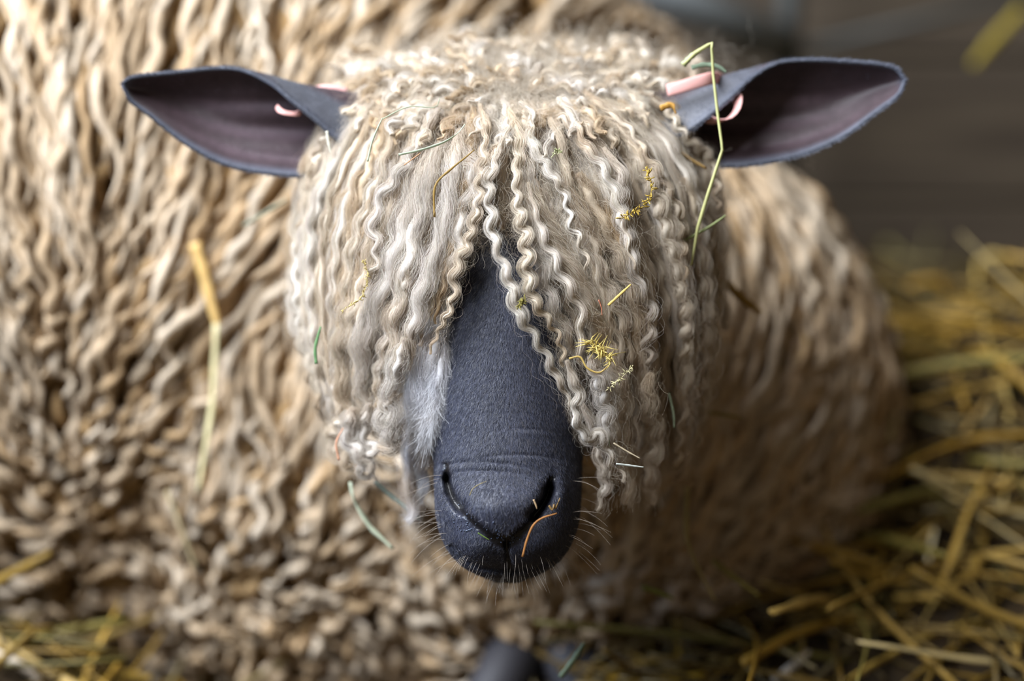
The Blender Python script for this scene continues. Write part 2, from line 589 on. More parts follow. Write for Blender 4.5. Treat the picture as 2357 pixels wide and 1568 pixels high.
# --- ears: control stations across each ear (lower edge .. back .. folded upper edge)
E_L = [
    [(283, 197), (283, 195), (283, 193), (284, 191), (285, 190)],
    [(303, 234), (296, 216), (293, 203), (296, 188), (303, 178)],
    [(345, 266), (340, 242), (340, 210), (340, 180), (340, 172)],
    [(420, 326), (420, 285), (420, 235), (420, 176), (420, 164)],
    [(500, 372), (500, 322), (500, 250), (500, 168), (503, 156)],
    [(565, 392), (560, 342), (560, 262), (558, 170), (562, 162)],
    [(620, 400), (612, 352), (610, 270), (612, 178), (628, 196)],
    [(672, 405), (665, 362), (660, 280), (664, 190), (674, 236)],
    [(728, 407), (720, 370), (715, 290), (722, 202), (728, 280)],
    [(792, 405), (785, 370), (780, 300), (792, 212), (780, 325)],
    [(860, 395), (850, 365), (845, 300), (855, 225), (842, 350)]]
E_R = [
    [(2083, 188), (2083, 186), (2083, 184), (2082, 182), (2081, 180)],
    [(2066, 222), (2072, 204), (2074, 186), (2071, 168), (2060, 156)],
    [(2022, 256), (2020, 230), (2020, 198), (2020, 158), (2016, 146)],
    [(1940, 316), (1940, 276), (1940, 220), (1940, 154), (1938, 140)],
    [(1860, 352), (1860, 306), (1860, 235), (1860, 152), (1856, 138)],
    [(1798, 369), (1800, 320), (1800, 245), (1798, 152), (1790, 146)],
    [(1745, 378), (1745, 330), (1750, 255), (1746, 160), (1732, 180)],
    [(1690, 383), (1690, 340), (1700, 265), (1694, 171), (1688, 222)],
    [(1630, 383), (1630, 345), (1640, 270), (1634, 182), (1636, 266)],
    [(1560, 378), (1565, 345), (1570, 275), (1564, 202), (1580, 306)],
    [(1495, 370), (1500, 345), (1500, 275), (1500, 215), (1518, 330)]]


def make_ear(st):
    ns = len(st)
    G = np.zeros((ns, 5, 3))
    for i, row in enumerate(st):
        s = i / (ns - 1)
        open_ = smooth01(0.0, 0.35, s)
        roll = smooth01(0.35, 0.8, s)
        ws = [-.074 + 0 * s, -.076 - .014 * open_, -.078 - .020 * open_, -.078 - .004 * open_ + 0 * roll, -.074 + .020 * roll]
        base = -0.012 * s
        for j in range(5):
            G[i, j] = V(row[j][0], row[j][1], ws[j] + base)
    A = np.stack([resample(G[:, j], 60) for j in range(5)], 1)
    g = np.stack([resample(A[i], 40) for i in range(60)], 0)
    # lengthwise ridges inside
    t = np.linspace(0, 1, 40)[None]; s = np.linspace(0, 1, 60)[:, None]
    amp = 0.0022 * smooth01(0.25, 0.7, s)
    g[..., 2] += amp * (np.sin(t * 26 + 1.5 * s) * smooth01(0.08, 0.2, t) * (1 - smooth01(0.55, 0.7, t)))
    P = v2w(g).reshape(-1, 3)
    ns_, nt_ = 60, 40
    idx = (np.arange(ns_ - 1)[:, None] * nt_ + np.arange(nt_ - 1)[None]).ravel()
    F = np.stack([idx, idx + 1, idx + nt_ + 1, idx + nt_], -1)
    inner = lin(64, 50, 54); pinkish = lin(100, 84, 92); rim = lin(80, 84, 96); outer = lin(78, 80, 88)
    edge = np.minimum(t, 1 - t) + 0 * s
    rimf = 1 - smooth01(0.0, 0.10, edge)
    rimf = np.maximum(rimf, 1 - smooth01(0.0, 0.05, s + 0 * t))
    st_ = (0.5 + 0.5 * np.sin(t * 34 + 2.0 * np.sin(s * 3))) * smooth01(0.1, 0.5, s) * (1 - smooth01(0.62, 0.72, t))
    c = inner * (1 - 0.55 * st_[..., None]) + pinkish * (0.55 * st_[..., None])
    fold = (smooth01(0.70, 0.78, t) * smooth01(0.5, 0.62, s))[..., None]
    c = c * (1 - fold) + outer * fold
    c = c * (1 - rimf[..., None]) + rim * rimf[..., None]
    o = mesh('ear', P, F, M_EAR, sheep, c.reshape(-1, 3))
    so = o.modifiers.new('thick', 'SOLIDIFY'); so.thickness = 0.0028; so.offset = 0
    return g, o


gL, earL = make_ear(E_L)
gR, earR = make_ear(E_R)


def ear_fuzz(g, n=5200):
    """short pale hairs on the rim and the outside of an ear"""
    P = v2w(g)
    i = rng.integers(0, 59, n)
    edge = rng.random(n) < 0.6
    j = np.where(edge, np.where(rng.random(n) < 0.5, rng.integers(0, 2, n), rng.integers(37, 40, n)), rng.integers(26, 40, n))
    p = P[i, j] + rng.normal(0, 0.0006, (n, 3))
    mid = P[i, 20]
    d = p - mid; d /= np.linalg.norm(d, axis=1, keepdims=True) + 1e-9
    along = P[np.maximum(i - 1, 0), j] - P[np.minimum(i + 1, 59), j]
    along /= np.linalg.norm(along, axis=1, keepdims=True) + 1e-9
    d = d * 0.5 + along * 0.8 - FWD * 0.35 + rng.normal(0, 0.2, (n, 3))
    d /= np.linalg.norm(d, axis=1, keepdims=True)
    L = rng.uniform(0.002, 0.0042, n)[:, None, None]
    t = np.linspace(0, 1, 3)[None, :, None]
    pts = p[:, None] + d[:, None] * L * t
    col = lin(120, 124, 138) * rng.uniform(0.5, 1.3, (n, 1, 1))
    return pts, np.repeat(col, 3, 1)


for g, o in ((gL, earL), (gR, earR)):
    pts, col = ear_fuzz(g)
    fibres('ear_fuzz', pts, 0.00006, col, M_FUR, o, kind='stuff')

# --- short fur over the face
def head_point(n, y0, y1, zmin=0.0):
    r = rng.uniform(y0, y1, n * 2)
    t = rng.uniform(0, 1, n * 2) * np.pi
    k = rng.random(n * 2) < 0.35 + 0.65 * np.sin(t)
    return r[k][:n], t[k][:n]


def head_surf(py, th):
    a, wf, b = smooth_prof(py)
    c, s = np.cos(th), np.sin(th)
    cx2 = np.sign(c) * np.abs(c) ** ex; sz2 = np.sign(s) * np.abs(s) ** ex
    tp = np.interp(py, [118, 500, 700, 900, 1000, 1080, 1200], [0.05, 0.2, 0.36, 0.30, 0.2, 0.08, 0.0])
    px = HCX + a * cx2 * (1 - tp * np.clip(sz2, 0, 1))
    w = wf - b + b * sz2 + muzzle(px, py) * np.clip(sz2 * 2.2, 0, 1)
    return px, py, w


def head_normal(py, th):
    e = 2.0
    p0 = V(*head_surf(py, th)); p1 = V(*head_surf(py + e, th)); p2 = V(*head_surf(py, th + 0.02))
    n = np.cross(p2 - p0, p1 - p0)
    n /= np.linalg.norm(n, axis=1, keepdims=True) + 1e-12
    n *= np.sign(n[:, 2:3] + 1e-9) if False else 1
    return p0, n


py_, th_ = head_point(84000, 500, 1328)
p0, nn = head_normal(py_, th_)
cent = V(HCX, py_, np.interp(py_, HEAD[:, 0], HEAD[:, 2] - HEAD[:, 3]))
nn *= np.sign(((p0 - cent) * nn).sum(1, keepdims=True))
hpx, hpy, hw = head_surf(py_, th_)
wc = white_cheek(hpx, hpy)
dl, _ = seg_dist(hpx, hpy, V_LEFT); dr, _ = seg_dist(hpx, hpy, V_RIGHT)
bald = (np.minimum(dl, dr) < 12) | (np.hypot((hpx - 1166) / 34, (hpy - 1243) / 16) < 1) | (rng.random(len(hpx)) < 0.7 * np.exp(-((hpx - 1150) / 70) ** 2 - ((hpy - 1195) / 42) ** 2)) | (rng.random(len(hpx)) < 0.75 * np.exp(-((hpx - 1068) ** 2 + (hpy - 1208) ** 2) / 34 ** 2))
keep = ~bald & ((wc < 0.6) | (rng.random(len(wc)) < 0.3))
p0, nn, wc, hpx, hpy = p0[keep], nn[keep], wc[keep], hpx[keep], hpy[keep]
n = len(p0)
flow = np.stack([(hpx - HCX) / 190 * 0.9, -np.ones(n) * np.where(hpy > 760, 1.0, 0.8), np.zeros(n)], -1) + rng.normal(0, 0.35, (n, 3))
flow -= nn * (flow * nn).sum(1, keepdims=True)
flow /= np.linalg.norm(flow, axis=1, keepdims=True)
L = rng.uniform(0.0018, 0.0038, n)[:, None, None] * (1 + 0.9 * wc[:, None, None])
t = np.linspace(0, 1, 4)[None, :, None]
pts = p0[:, None] + (flow[:, None] * t + nn[:, None] * (0.42 * t - 0.18 * t * t)) * L
lum = np.where(rng.random(n) < 0.28, rng.uniform(1.3, 2.6, n), rng.uniform(0.45, 1.1, n))
grey = smooth01(900, 1080, hpy) * 0 + (1 - smooth01(520, 640, hpy)) * 0.8
mixw = np.clip(wc + 0.25 * (rng.random(n) < 0.15) + grey * (rng.random(n) < 0.5), 0, 1)[:, None]
WHT = np.where((hpx > HCX)[:, None], lin(158, 148, 138), WHITE * 0.95)  # fur on the right cheek carries the same painted shade
colr = SLATE * lum[:, None] * (1 - mixw) + WHT * mixw
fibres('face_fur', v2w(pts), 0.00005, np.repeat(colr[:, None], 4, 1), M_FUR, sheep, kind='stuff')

# white fluff on the cheeks; the right side is grey-beige as painted shade
py_, th_ = head_point(110000, 640, 1075)
hpx, hpy, hw = head_surf(py_, th_)
wc = white_cheek(hpx, hpy)
k = rng.random(len(wc)) < wc ** 1.5
py_, th_, hpx, hpy, wc = py_[k][:30000], th_[k][:30000], hpx[k][:30000], hpy[k][:30000], wc[k][:30000]
p0, nn = head_normal(py_, th_)
cent = V(HCX, py_, np.interp(py_, HEAD[:, 0], HEAD[:, 2] - HEAD[:, 3]))
nn *= np.sign(((p0 - cent) * nn).sum(1, keepdims=True))
n = len(p0)
L = rng.uniform(0.004, 0.013, n) * smooth01(0.2, 1.0, wc) * np.where(hpx > HCX, 0.6, 1.0)
t = np.linspace(0, 1, 7)
d1 = nn * 0.8 + rng.normal(0, 0.35, (n, 3)); d1[:, 1] -= 0.5
d1 /= np.linalg.norm(d1, axis=1, keepdims=True)
cur = rng.normal(0, 0.45, (n, 3)); cur[:, 1] -= 0.6
pts = p0[:, None] + L[:, None, None] * (d1[:, None] * t[None, :, None] + cur[:, None] * (t ** 2)[None, :, None])
pts += 0.0007 * np.stack([np.sin(t[None] * 9 + rng.uniform(0, 6, (n, 1))), np.cos(t[None] * 8 + rng.uniform(0, 6, (n, 1))), np.sin(t[None] * 7 + rng.uniform(0, 6, (n, 1)))], -1)
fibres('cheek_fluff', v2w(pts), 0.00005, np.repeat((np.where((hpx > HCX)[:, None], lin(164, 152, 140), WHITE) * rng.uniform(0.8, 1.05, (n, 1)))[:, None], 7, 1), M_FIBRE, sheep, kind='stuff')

# whiskers and chin hairs
wh = []
for k in range(120):
    side = random.choice((-1, 1))
    if k < 46:
        py0 = random.uniform(1090, 1290); th0 = random.uniform(0.05, 0.5)
        th0 = th0 if side > 0 else math.pi - th0
        dirv = np.array([side * 1.0, random.uniform(-0.6, 0.25), random.uniform(0.0, 0.5)]); ln = random.uniform(0.010, 0.030)
    else:
        py0 = random.uniform(1275, 1338); th0 = random.uniform(0.4, math.pi - 0.4)
        dirv = np.array([math.cos(th0) * 1.0, -1.0, random.uniform(0.2, 0.9)]); ln = random.uniform(0.005, 0.016)
    x, y, w = head_surf(np.array([py0]), np.array([th0]))
    p = V(x, y, w)[0]
    dirv /= np.linalg.norm(dirv)
    tt = np.linspace(0, 1, 8)[:, None]
    wh.append(p + ln * (dirv * tt + np.array([0, -0.35, 0]) * tt ** 2 + rng.normal(0, 0.12, 3) * tt ** 2))
wh = np.array(wh)
fibres('whiskers', v2w(wh), np.linspace(0.00011, 0.00003, 8)[None], np.repeat(np.repeat(lin(176, 164, 150)[None, None], 120, 0), 8, 1), M_FUR, sheep, kind='stuff')

# beads of moisture on the wet skin beside the nostril
vs, fs, off = [], [], 0
for k in range(70):
    c0 = random.choice(((1078, 1215, 12), (1062, 1190, 24), (1150, 1236, 16), (1172, 1240, 12)))
    x, y = random.gauss(c0[0], c0[2]), random.gauss(c0[1], c0[2] * 0.6)
    th0 = math.acos(max(-0.98, min(0.98, (x - HCX) / np.interp(y, HEAD[:, 0], HEAD[:, 1]))))
    hx, hy, hw_ = head_surf(np.array([y]), np.array([th0]))
    v, f, _ = egg(W(hx, hy, hw_ + 0.0002)[0], np.ones(3) * random.uniform(0.0003, 0.0008), nu=8, nv=6)
    vs.append(v); fs += [tuple(q + off for q in ff) for ff in f]; off += len(v)
vs = np.vstack(vs)
mesh('moisture', vs, fs, M_EYE, sheep, np.repeat(lin(60, 70, 90)[None], len(vs), 0), kind='stuff')

# --- wool dome of the head
DOME = np.array([
    [60, 150, -.150, .05], [100, 270, -.118, .06], [150, 365, -.085, .08], [200, 420, -.055, .10], [300, 470, -.022, .12],
    [400, 488, -.004, .125], [500, 494, .000, .12], [600, 492, .003, .115], [700, 488, .000, .11], [800, 482, -.008, .105],
    [900, 470, -.018, .10], [1000, 450, -.028, .095], [1100, 430, -.036, .09], [1250, 400, -.045, .08]])


def dome(px, py):
    a, wf, b = [np.interp(py, DOME[:, 0], DOME[:, k]) for k in (1, 2, 3)]
    q = np.clip(np.abs(np.asarray(px) - 1178) / a, 0, 0.99)
    return wf - b * (1 - np.sqrt(1 - q * q))


def wander(arc, lam, k=3):
    """smooth random signal along a lock, about -1..1"""
    o = 0
    for i in range(k):
        o = o + np.sin(arc / lam * random.uniform(0.5, 2.6) + random.uniform(0, 6.28)) / k
    return o


def make_lock(path, R, amp, lam, nf, name='wool_lock', tone=None, fluff=1.0, flat=0.8, fly=0.24, rough=1.0):
    """one lock: a crimped felted core with its own loose fibres. path: view-frame points."""
    Lg = np.linalg.norm(np.diff(path, axis=0), axis=1).sum()
    n = int(np.clip(Lg / lam * 9, 18, 110))
    P = resample(path, n)
    T, N, B = frames(P)
    s = np.linspace(0, 1, n); arc = s * Lg
    ph = random.uniform(0, 6.28); ph2 = random.uniform(0, 6.28)
    lamv = lam * (1 + 0.32 * wander(arc, lam * 1.5))
    th = 2 * np.pi * np.cumsum(np.r_[0, np.diff(arc)] / lamv) + ph
    env = smooth01(0.0, 0.25, s) * (0.30 + 0.85 * s) * (1 + 0.75 * wander(arc, lam * 2.2))
    side = np.cross(T, np.array([0, 0, 1.0])); side /= np.linalg.norm(side, axis=1, keepdims=True) + 1e-9
    dep = np.cross(side, T)
    wob = 0.9 * amp * wander(arc, lam * 1.8)
    hel = random.uniform(0.25, 0.7)
    C = P + side * (amp * env * np.sin(th) + wob * s)[:, None] + dep * (hel * amp * env * np.cos(th + 0.4))[:, None]
    Rr = R * (0.66 + 0.34 * smooth01(0, 0.15, s)) * (1 - 0.74 * smooth01(0.68, 1.0, s)) * (1 + 0.24 * wander(arc, lam * 1.2) + 0.06 * np.sin(th + 1.2))
    T, N, B = frames(C)
    side2 = np.cross(T, np.array([0, 0, 1.0])); side2 /= np.linalg.norm(side2, axis=1, keepdims=True) + 1e-9
    dep2 = np.cross(side2, T)
    tone = CREAM if tone is None else tone
    root = tone * np.array([0.97, 0.90, 0.80]); tip = tone * np.array([0.98, 0.90, 0.78])
    cs = tone * (1 - (1 - smooth01(0, 0.3, s)) * 0.6)[:, None] + root * ((1 - smooth01(0, 0.3, s)) * 0.6)[:, None]
    cs = cs * (1 - 0.6 * smooth01(0.7, 1, s))[:, None] + tip * (0.6 * smooth01(0.7, 1, s))[:, None]
    # patches of yolk-stained wool along the lock
    stain = np.clip(wander(arc, lam * 1.3) - 0.15, 0, 1)[:, None] * random.choice((0.0, 0.5, 0.9))
    cs = cs * (1 - stain) + lin(206, 178, 138) * stain
    vs, fs = tube(v2w(C), Rr * (0.05 + 0.45 * smooth01(0, 0.12, s)), Rr * (0.05 + 0.45 * smooth01(0, 0.12, s)) * flat, sides=8)
    vs = vs + rng.normal(0, R * 0.03, vs.shape)
    o = mesh(name, vs, fs, M_WOOL, sheep, np.repeat(cs * 0.9, 8, 0))
    # fibres gathered in a few strands that wind round one another
    thick = R / PXM > 19
    m = int(nf * (1.5 if thick else 1.25))
    ng = 3 + int(R / PXM > 16) * 2 + random.randrange(2)
    grp = rng.integers(0, ng, m)
    gph = rng.uniform(0, 2 * np.pi, ng); gtw = 0.22 * rng.choice([1, 1, 1]) + rng.normal(0, 0.08, ng)
    gr = rng.uniform(0.42, 0.72, ng)
    gcen = gph[:, None] + th[None] * gtw[:, None]
    goff = (0.25 + 0.75 * smooth01(0, 0.12, s))[None] * gr[:, None] * (1 + 0.35 * np.stack([wander(arc, lam) for _ in range(ng)]))
    r = np.sqrt(rng.uniform(0.05, 1.0, m)) * 0.5; f0 = rng.uniform(0, 2 * np.pi, m)
    phi = f0[:, None] + th[None] * rng.normal(0.15, 0.08, m)[:, None]
    ox = goff[grp] * np.cos(gcen[grp]) + r[:, None] * np.cos(phi)
    oy = goff[grp] * np.sin(gcen[grp]) + r[:, None] * np.sin(phi)
    pts = C[None] + side2[None] * (ox * Rr[None])[..., None] + dep2[None] * (oy * Rr[None] * flat)[..., None]
    flyk = rng.random(m) < (0.38 if thick else fly)
    fr = np.full((m, n), 0.00007) * (1 - 0.5 * smooth01(0.9, 1, s))[None]
    if flyk.any():
        q = int(flyk.sum())
        c0 = rng.uniform(0, 1, (q, 1))
        grow = smooth01(0, 1, np.abs(s[None] - c0) * 2.0)
        dv = rng.normal(0, 1, (q, 1, 3)) * (0.0016 + 0.0022 * fluff)
        curl = np.stack([np.sin(arc[None] / 0.0032 * rng.uniform(0.4, 1.3, (q, 1)) + rng.uniform(0, 6, (q, 1))) for _ in range(3)], -1)
        pts[flyk] += grow[..., None] * dv + curl * rng.uniform(0.0003, 0.0018, (q, 1, 1)) * fluff * rough
        fr[flyk] *= 0.5
    pts += np.stack([np.sin(arc[None] / 0.0045 * rng.uniform(0.7, 1.4, (m, 1)) + rng.uniform(0, 6, (m, 1))) for _ in range(3)], -1) * (0.00055 if thick else 0.00025) * fluff
    fc = cs[None] * rng.uniform(0.78, 1.14, (m, 1, 1)) * (1 + rng.normal(0, 0.02, (m, 1, 3)))
    fibres('wool_fibres', v2w(pts), fr, np.clip(fc, 0, 0.92), M_FIBRE, o)
    return o




_HX = np.linspace(900, 1440, 136); _HY = np.linspace(420, 1340, 185)
_th = np.linspace(0.02, math.pi - 0.02, 220)
_HWG = np.full((185, 136), -0.3)
for _i, _y in enumerate(_HY):
    _px, _, _w = head_surf(np.full(220, _y), _th)
    _o = np.argsort(_px)
    _HWG[_i] = np.interp(_HX, _px[_o], _w[_o], left=-0.3, right=-0.3)


def on_face(x, y, w, lift):
    """keep a lock outside the face it lies on"""
    x = np.asarray(x); y = np.asarray(y)
    i = np.clip(np.round((y - 420) / 5).astype(int), 0, 184); j = np.clip(np.round((x - 900) / 4).astype(int), 0, 135)
    h = np.where((x > 900) & (x < 1440) & (y > 420) & (y < 1340), _HWG[i, j], -0.3)
    return np.maximum(w, h + lift)


def path_px(pts, lift=0.0, drop=None):
    p = np.array(pts, float)
    p = resample(p, max(8, len(p) * 3))
    w = on_face(p[:, 0], p[:, 1], dome(p[:, 0], p[:, 1]) + lift, 0.005)
    if drop is not None:
        w = w + np.linspace(drop[0], drop[1], len(w))
    return V(p[:, 0], p[:, 1], w)


TONES = [lin(226, 214, 196), lin(216, 202, 182), lin(222, 214, 204), lin(204, 184, 156), lin(228, 220, 208), lin(232, 232, 236)]

# locks that stand out in front, traced one by one: points, radius px, crimp px, wavelength px, fibres, lift, tone
HERO = [
    ([(1105, 240), (1118, 300), (1108, 400), (1096, 480), (1078, 560), (1050, 620), (1040, 680), (1020, 740), (1004, 785), (990, 815)], 13, 7, 46, 110, .013, 1),
    ([(1060, 300), (1045, 400), (1030, 490), (1000, 600), (968, 690), (952, 750), (940, 800), (945, 850)], 24, 5, 85, 230, .010, 2),
    ([(1195, 235), (1228, 262), (1222, 310), (1238, 352), (1265, 388), (1290, 432), (1306, 475), (1312, 515), (1336, 565), (1350, 620)], 12, 6, 52, 110, .016, 4),
    ([(1180, 280), (1152, 345), (1124, 420), (1128, 500), (1140, 560), (1162, 612), (1182, 670), (1198, 722), (1232, 775), (1255, 815), (1280, 870), (1308, 932), (1330, 985)], 13, 8, 58, 130, .014, 4),
    ([(1172, 250), (1196, 320), (1186, 420), (1196, 500), (1210, 560), (1216, 640), (1228, 692), (1252, 725), (1284, 770), (1294, 800), (1300, 845)], 14, 7, 48, 130, .013, 0),
    ([(1215, 420), (1252, 550), (1280, 600), (1302, 652), (1330, 702), (1336, 760), (1330, 800), (1350, 850)], 12, 8, 62, 100, .012, 4),
    ([(1220, 380), (1245, 520), (1292, 585), (1332, 655), (1370, 725), (1398, 800)], 34, 5, 95, 300, .002, 0),
    ([(1285, 225), (1330, 290), (1348, 335), (1380, 372), (1412, 432), (1428, 485), (1442, 555), (1460, 620)], 14, 6, 60, 130, .014, 4),
    ([(1390, 340), (1428, 398), (1428, 440), (1424, 485), (1450, 560), (1466, 632), (1488, 685), (1500, 725), (1490, 790), (1500, 840)], 16, 7, 58, 140, .012, 2),
    ([(1340, 205), (1400, 258), (1450, 300), (1490, 362), (1530, 425), (1560, 500), (1572, 590), (1580, 660)], 15, 7, 52, 120, .012, 1),
    ([(1470, 210), (1520, 240), (1560, 288), (1592, 322), (1620, 352), (1642, 405), (1650, 480)], 12, 8, 44, 90, .012, 0),
    ([(850, 222), (812, 246), (772, 282), (750, 322), (726, 352), (718, 395), (700, 450), (690, 540)], 13, 8, 48, 90, .012, 1),
    ([(1010, 250), (960, 330), (925, 390), (880, 448), (862, 520), (868, 580), (850, 640)], 15, 8, 60, 120, .012, 2),
    ([(1020, 330), (985, 430), (950, 540), (930, 640), (915, 720), (905, 800), (900, 880)], 30, 6, 100, 260, .004, 2),
    ([(990, 350), (945, 470), (905, 600), (870, 700), (840, 790), (830, 880), (850, 960)], 34, 6, 105, 300, .003, 2),
    ([(960, 340), (895, 480), (850, 600), (820, 700), (790, 800), (790, 900), (815, 980)], 28, 6, 90, 240, .004, 1),
    ([(1300, 420), (1345, 520), (1385, 610), (1415, 690), (1440, 760), (1452, 830)], 22, 7, 75, 190, .006, 0),
    ([(1330, 400), (1400, 540), (1440, 630), (1462, 720), (1470, 800), (1490, 880)], 28, 6, 85, 240, .004, 1),
    ([(1075, 340), (1090, 420), (1060, 500), (1062, 560), (1035, 640)], 20, 9, 66, 170, .008, 2),
    ([(1150, 330), (1110, 400), (1100, 470), (1090, 530)], 15, 7, 52, 120, .010, 2),
    ([(1225, 330), (1212, 430), (1225, 520), (1250, 600), (1262, 680), (1300, 760), (1330, 830)], 22, 6, 70, 190, .005, 2),
    ([(930, 780), (915, 850), (900, 920), (905, 985), (890, 1020)], 22, 9, 56, 180, .016, 2),
    ([(1305, 830), (1330, 900), (1320, 960), (1350, 1010), (1380, 1000), (1410, 1060), (1435, 1105)], 14, 8, 54, 130, .036, 4),
    ([(1340, 930), (1370, 1000), (1385, 1060), (1390, 1120), (1370, 1175)], 18, 6, 60, 160, .018, 2),
    ([(960, 980), (945, 1040), (940, 1100), (948, 1150), (940, 1200)], 30, 6, 80, 240, -.008, 5),
    ([(985, 990), (975, 1050), (968, 1110), (972, 1160)], 22, 5, 70, 180, -.010, 5),
    ([(1400, 800), (1425, 870), (1430, 950), (1420, 1030), (1445, 1100), (1440, 1160)], 26, 8, 70, 220, .016, 0),
    ([(1360, 820), (1380, 880), (1400, 940), (1395, 1000), (1420, 1050)], 22, 9, 56, 190, .026, 2),
    ([(1010, 760), (992, 830), (978, 900), (962, 965), (950, 1020)], 36, 4, 95, 300, -.002, 5),
    ([(1024, 800), (1010, 870), (1000, 930), (992, 985), (985, 1030)], 26, 4, 90, 240, -.006, 5),
    ([(770, 900), (790, 960), (770, 1010), (800, 1060), (835, 1090)], 18, 10, 46, 150, .006, 1),
    ([(850, 930), (835, 990), (862, 1040), (840, 1080), (870, 1090)], 16, 10, 44, 140, .008, 2),
    ([(905, 900), (885, 960), (900, 1010), (880, 1040)], 20, 9, 48, 160, .018, 2),
    ([(1500, 860), (1490, 940), (1510, 1010), (1490, 1080), (1500, 1160)], 22, 8, 60, 170, .014, 1),
    ([(1560, 880), (1575, 960), (1560, 1040), (1580, 1120)], 20, 8, 56, 160, .002, 3),
    ([(1640, 560), (1655, 640), (1640, 720), (1600, 790), (1605, 870), (1580, 930)], 12, 8, 50, 100, .004, 1),
    ([(815, 940), (800, 1000), (830, 1040), (850, 1085)], 22, 10, 48, 180, .014, 2),
]
for pts, R, amp, lam, nf, lift, tn in HERO:
    make_lock(path_px(pts, lift), R * PXM, amp * PXM, lam * PXM, nf, tone=TONES[tn], fluff=1.0 if R < 20 else 1.5)

# the rest follow these strands from the crown outward and down
GUIDE = [
    [(800, 225), (735, 300), (700, 430), (682, 560), (688, 700), (712, 830), (745, 930)],
    [(860, 235), (785, 350), (735, 480), (725, 640), (738, 800), (765, 920), (785, 1030)],
    [(910, 240), (850, 370), (805, 500), (785, 620), (775, 760), (785, 900), (815, 1070)],
    [(965, 240), (915, 390), (875, 530), (852, 650), (826, 780), (812, 920), (845, 1090)],
    [(1015, 240), (985, 390), (955, 520), (925, 640), (888, 780), (868, 900), (885, 1030)],
    [(1065, 240), (1045, 370), (1025, 480), (988, 600), (955, 720), (930, 840), (900, 1000)],
    [(1110, 240), (1105, 330), (1095, 410), (1075, 470), (1055, 530), (1030, 600), (1010, 660)],
    [(1150, 240), (1135, 300), (1120, 360), (1112, 420), (1105, 460), (1100, 500), (1100, 530)],
    [(1195, 240), (1200, 300), (1205, 380), (1215, 450), (1225, 520), (1240, 580), (1255, 640)],
    [(1230, 240), (1250, 340), (1265, 450), (1295, 560), (1325, 660), (1355, 760), (1390, 880)],
    [(1270, 240), (1315, 350), (1335, 460), (1375, 560), (1415, 680), (1445, 800), (1460, 960)],
    [(1310, 235), (1375, 330), (1405, 430), (1445, 540), (1482, 650), (1490, 800), (1480, 1060)],
    [(1360, 230), (1440, 330), (1490, 440), (1530, 560), (1556, 690), (1560, 850), (1545, 1080)],
    [(1410, 225), (1500, 315), (1555, 420), (1588, 540), (1600, 690), (1602, 850), (1575, 1120)],
    [(1460, 225), (1550, 290), (1615, 380), (1640, 500), (1640, 640), (1642, 780), (1620, 930)]]
GS = np.stack([resample(g, 24) for g in GUIDE])


def guide_path(u, t0, t1, jit, lift):
    u = min(max(u, 0), len(GUIDE) - 1.001)
    i = int(u); f = u - i
    g = GS[i] * (1 - f) + GS[i + 1] * f
    k = np.linspace(t0, t1, 12) * 23
    x = np.interp(k, np.arange(24), g[:, 0]); y = np.interp(k, np.arange(24), g[:, 1])
    d = np.linspace(0, 1, 12)
    x = x + random.gauss(0, jit) * d + random.gauss(0, jit * 0.5) * np.sin(d * 3.1)
    y = y + random.gauss(0, jit * 0.6) * d
    return V(x, y, on_face(x, y, dome(x, y) + lift, 0.003))


for k in range(118):
    u = random.uniform(0, 14)
    if 6.2 < u < 9.0 and random.random() < 0.45:
        u = random.choice((random.uniform(0, 6), random.uniform(9.2, 14)))
    lay = random.random()
    t0 = random.choice((0, 0, random.uniform(0, 0.3)))
    t1 = random.uniform(0.72, 1.0)
    if lay < 0.35:
        R, amp, lam, lift, nf = random.uniform(26, 40), 5, random.uniform(80, 120), random.uniform(-.028, -.010), 190
        tn = random.choice((1, 3, 1, 2))
    else:
        R, amp, lam, lift, nf = random.choice((random.uniform(12, 18), random.uniform(16, 26))), random.choice((random.uniform(3, 5), random.uniform(5, 9))), random.uniform(48, 105), random.uniform(-.010, .007), 140
        tn = random.choice((0, 1, 2, 4, 3))
    make_lock(guide_path(u, t0, t1, 16, lift), R * PXM, amp * PXM, lam * PXM, nf, tone=TONES[tn])

# the crown between the ears: short tangled curls pointing every way
for k in range(150):
    a = random.uniform(0, 2 * math.pi)
    rr = math.sqrt(random.random())
    x0 = 1190 + 370 * rr * math.cos(a); y0 = 185 + 88 * rr * math.sin(a)
    ang_ = math.atan2((y0 - 215) * 3.0, (x0 - 1190)) + random.gauss(0, 0.8)
    ln = random.uniform(60, 150)
    pts = []
    for j in range(5):
        q = j / 4
        pts.append((x0 + math.cos(ang_) * ln * q, y0 + math.sin(ang_) * ln * q * 0.6 + 20 * q * q))
    p = np.array(pts)
    p[:, 1] = np.maximum(p[:, 1], 70)
    P = resample(p, 14)
    lift = np.linspace(-0.004, random.uniform(0.004, 0.02), 14)
    w = dome(P[:, 0], P[:, 1]) + lift
    make_lock(V(P[:, 0], P[:, 1], w), random.uniform(11, 18) * PXM, random.uniform(6, 9) * PXM, random.uniform(42, 62) * PXM, 80,
              tone=TONES[random.choice((0, 1, 2, 3, 4))])

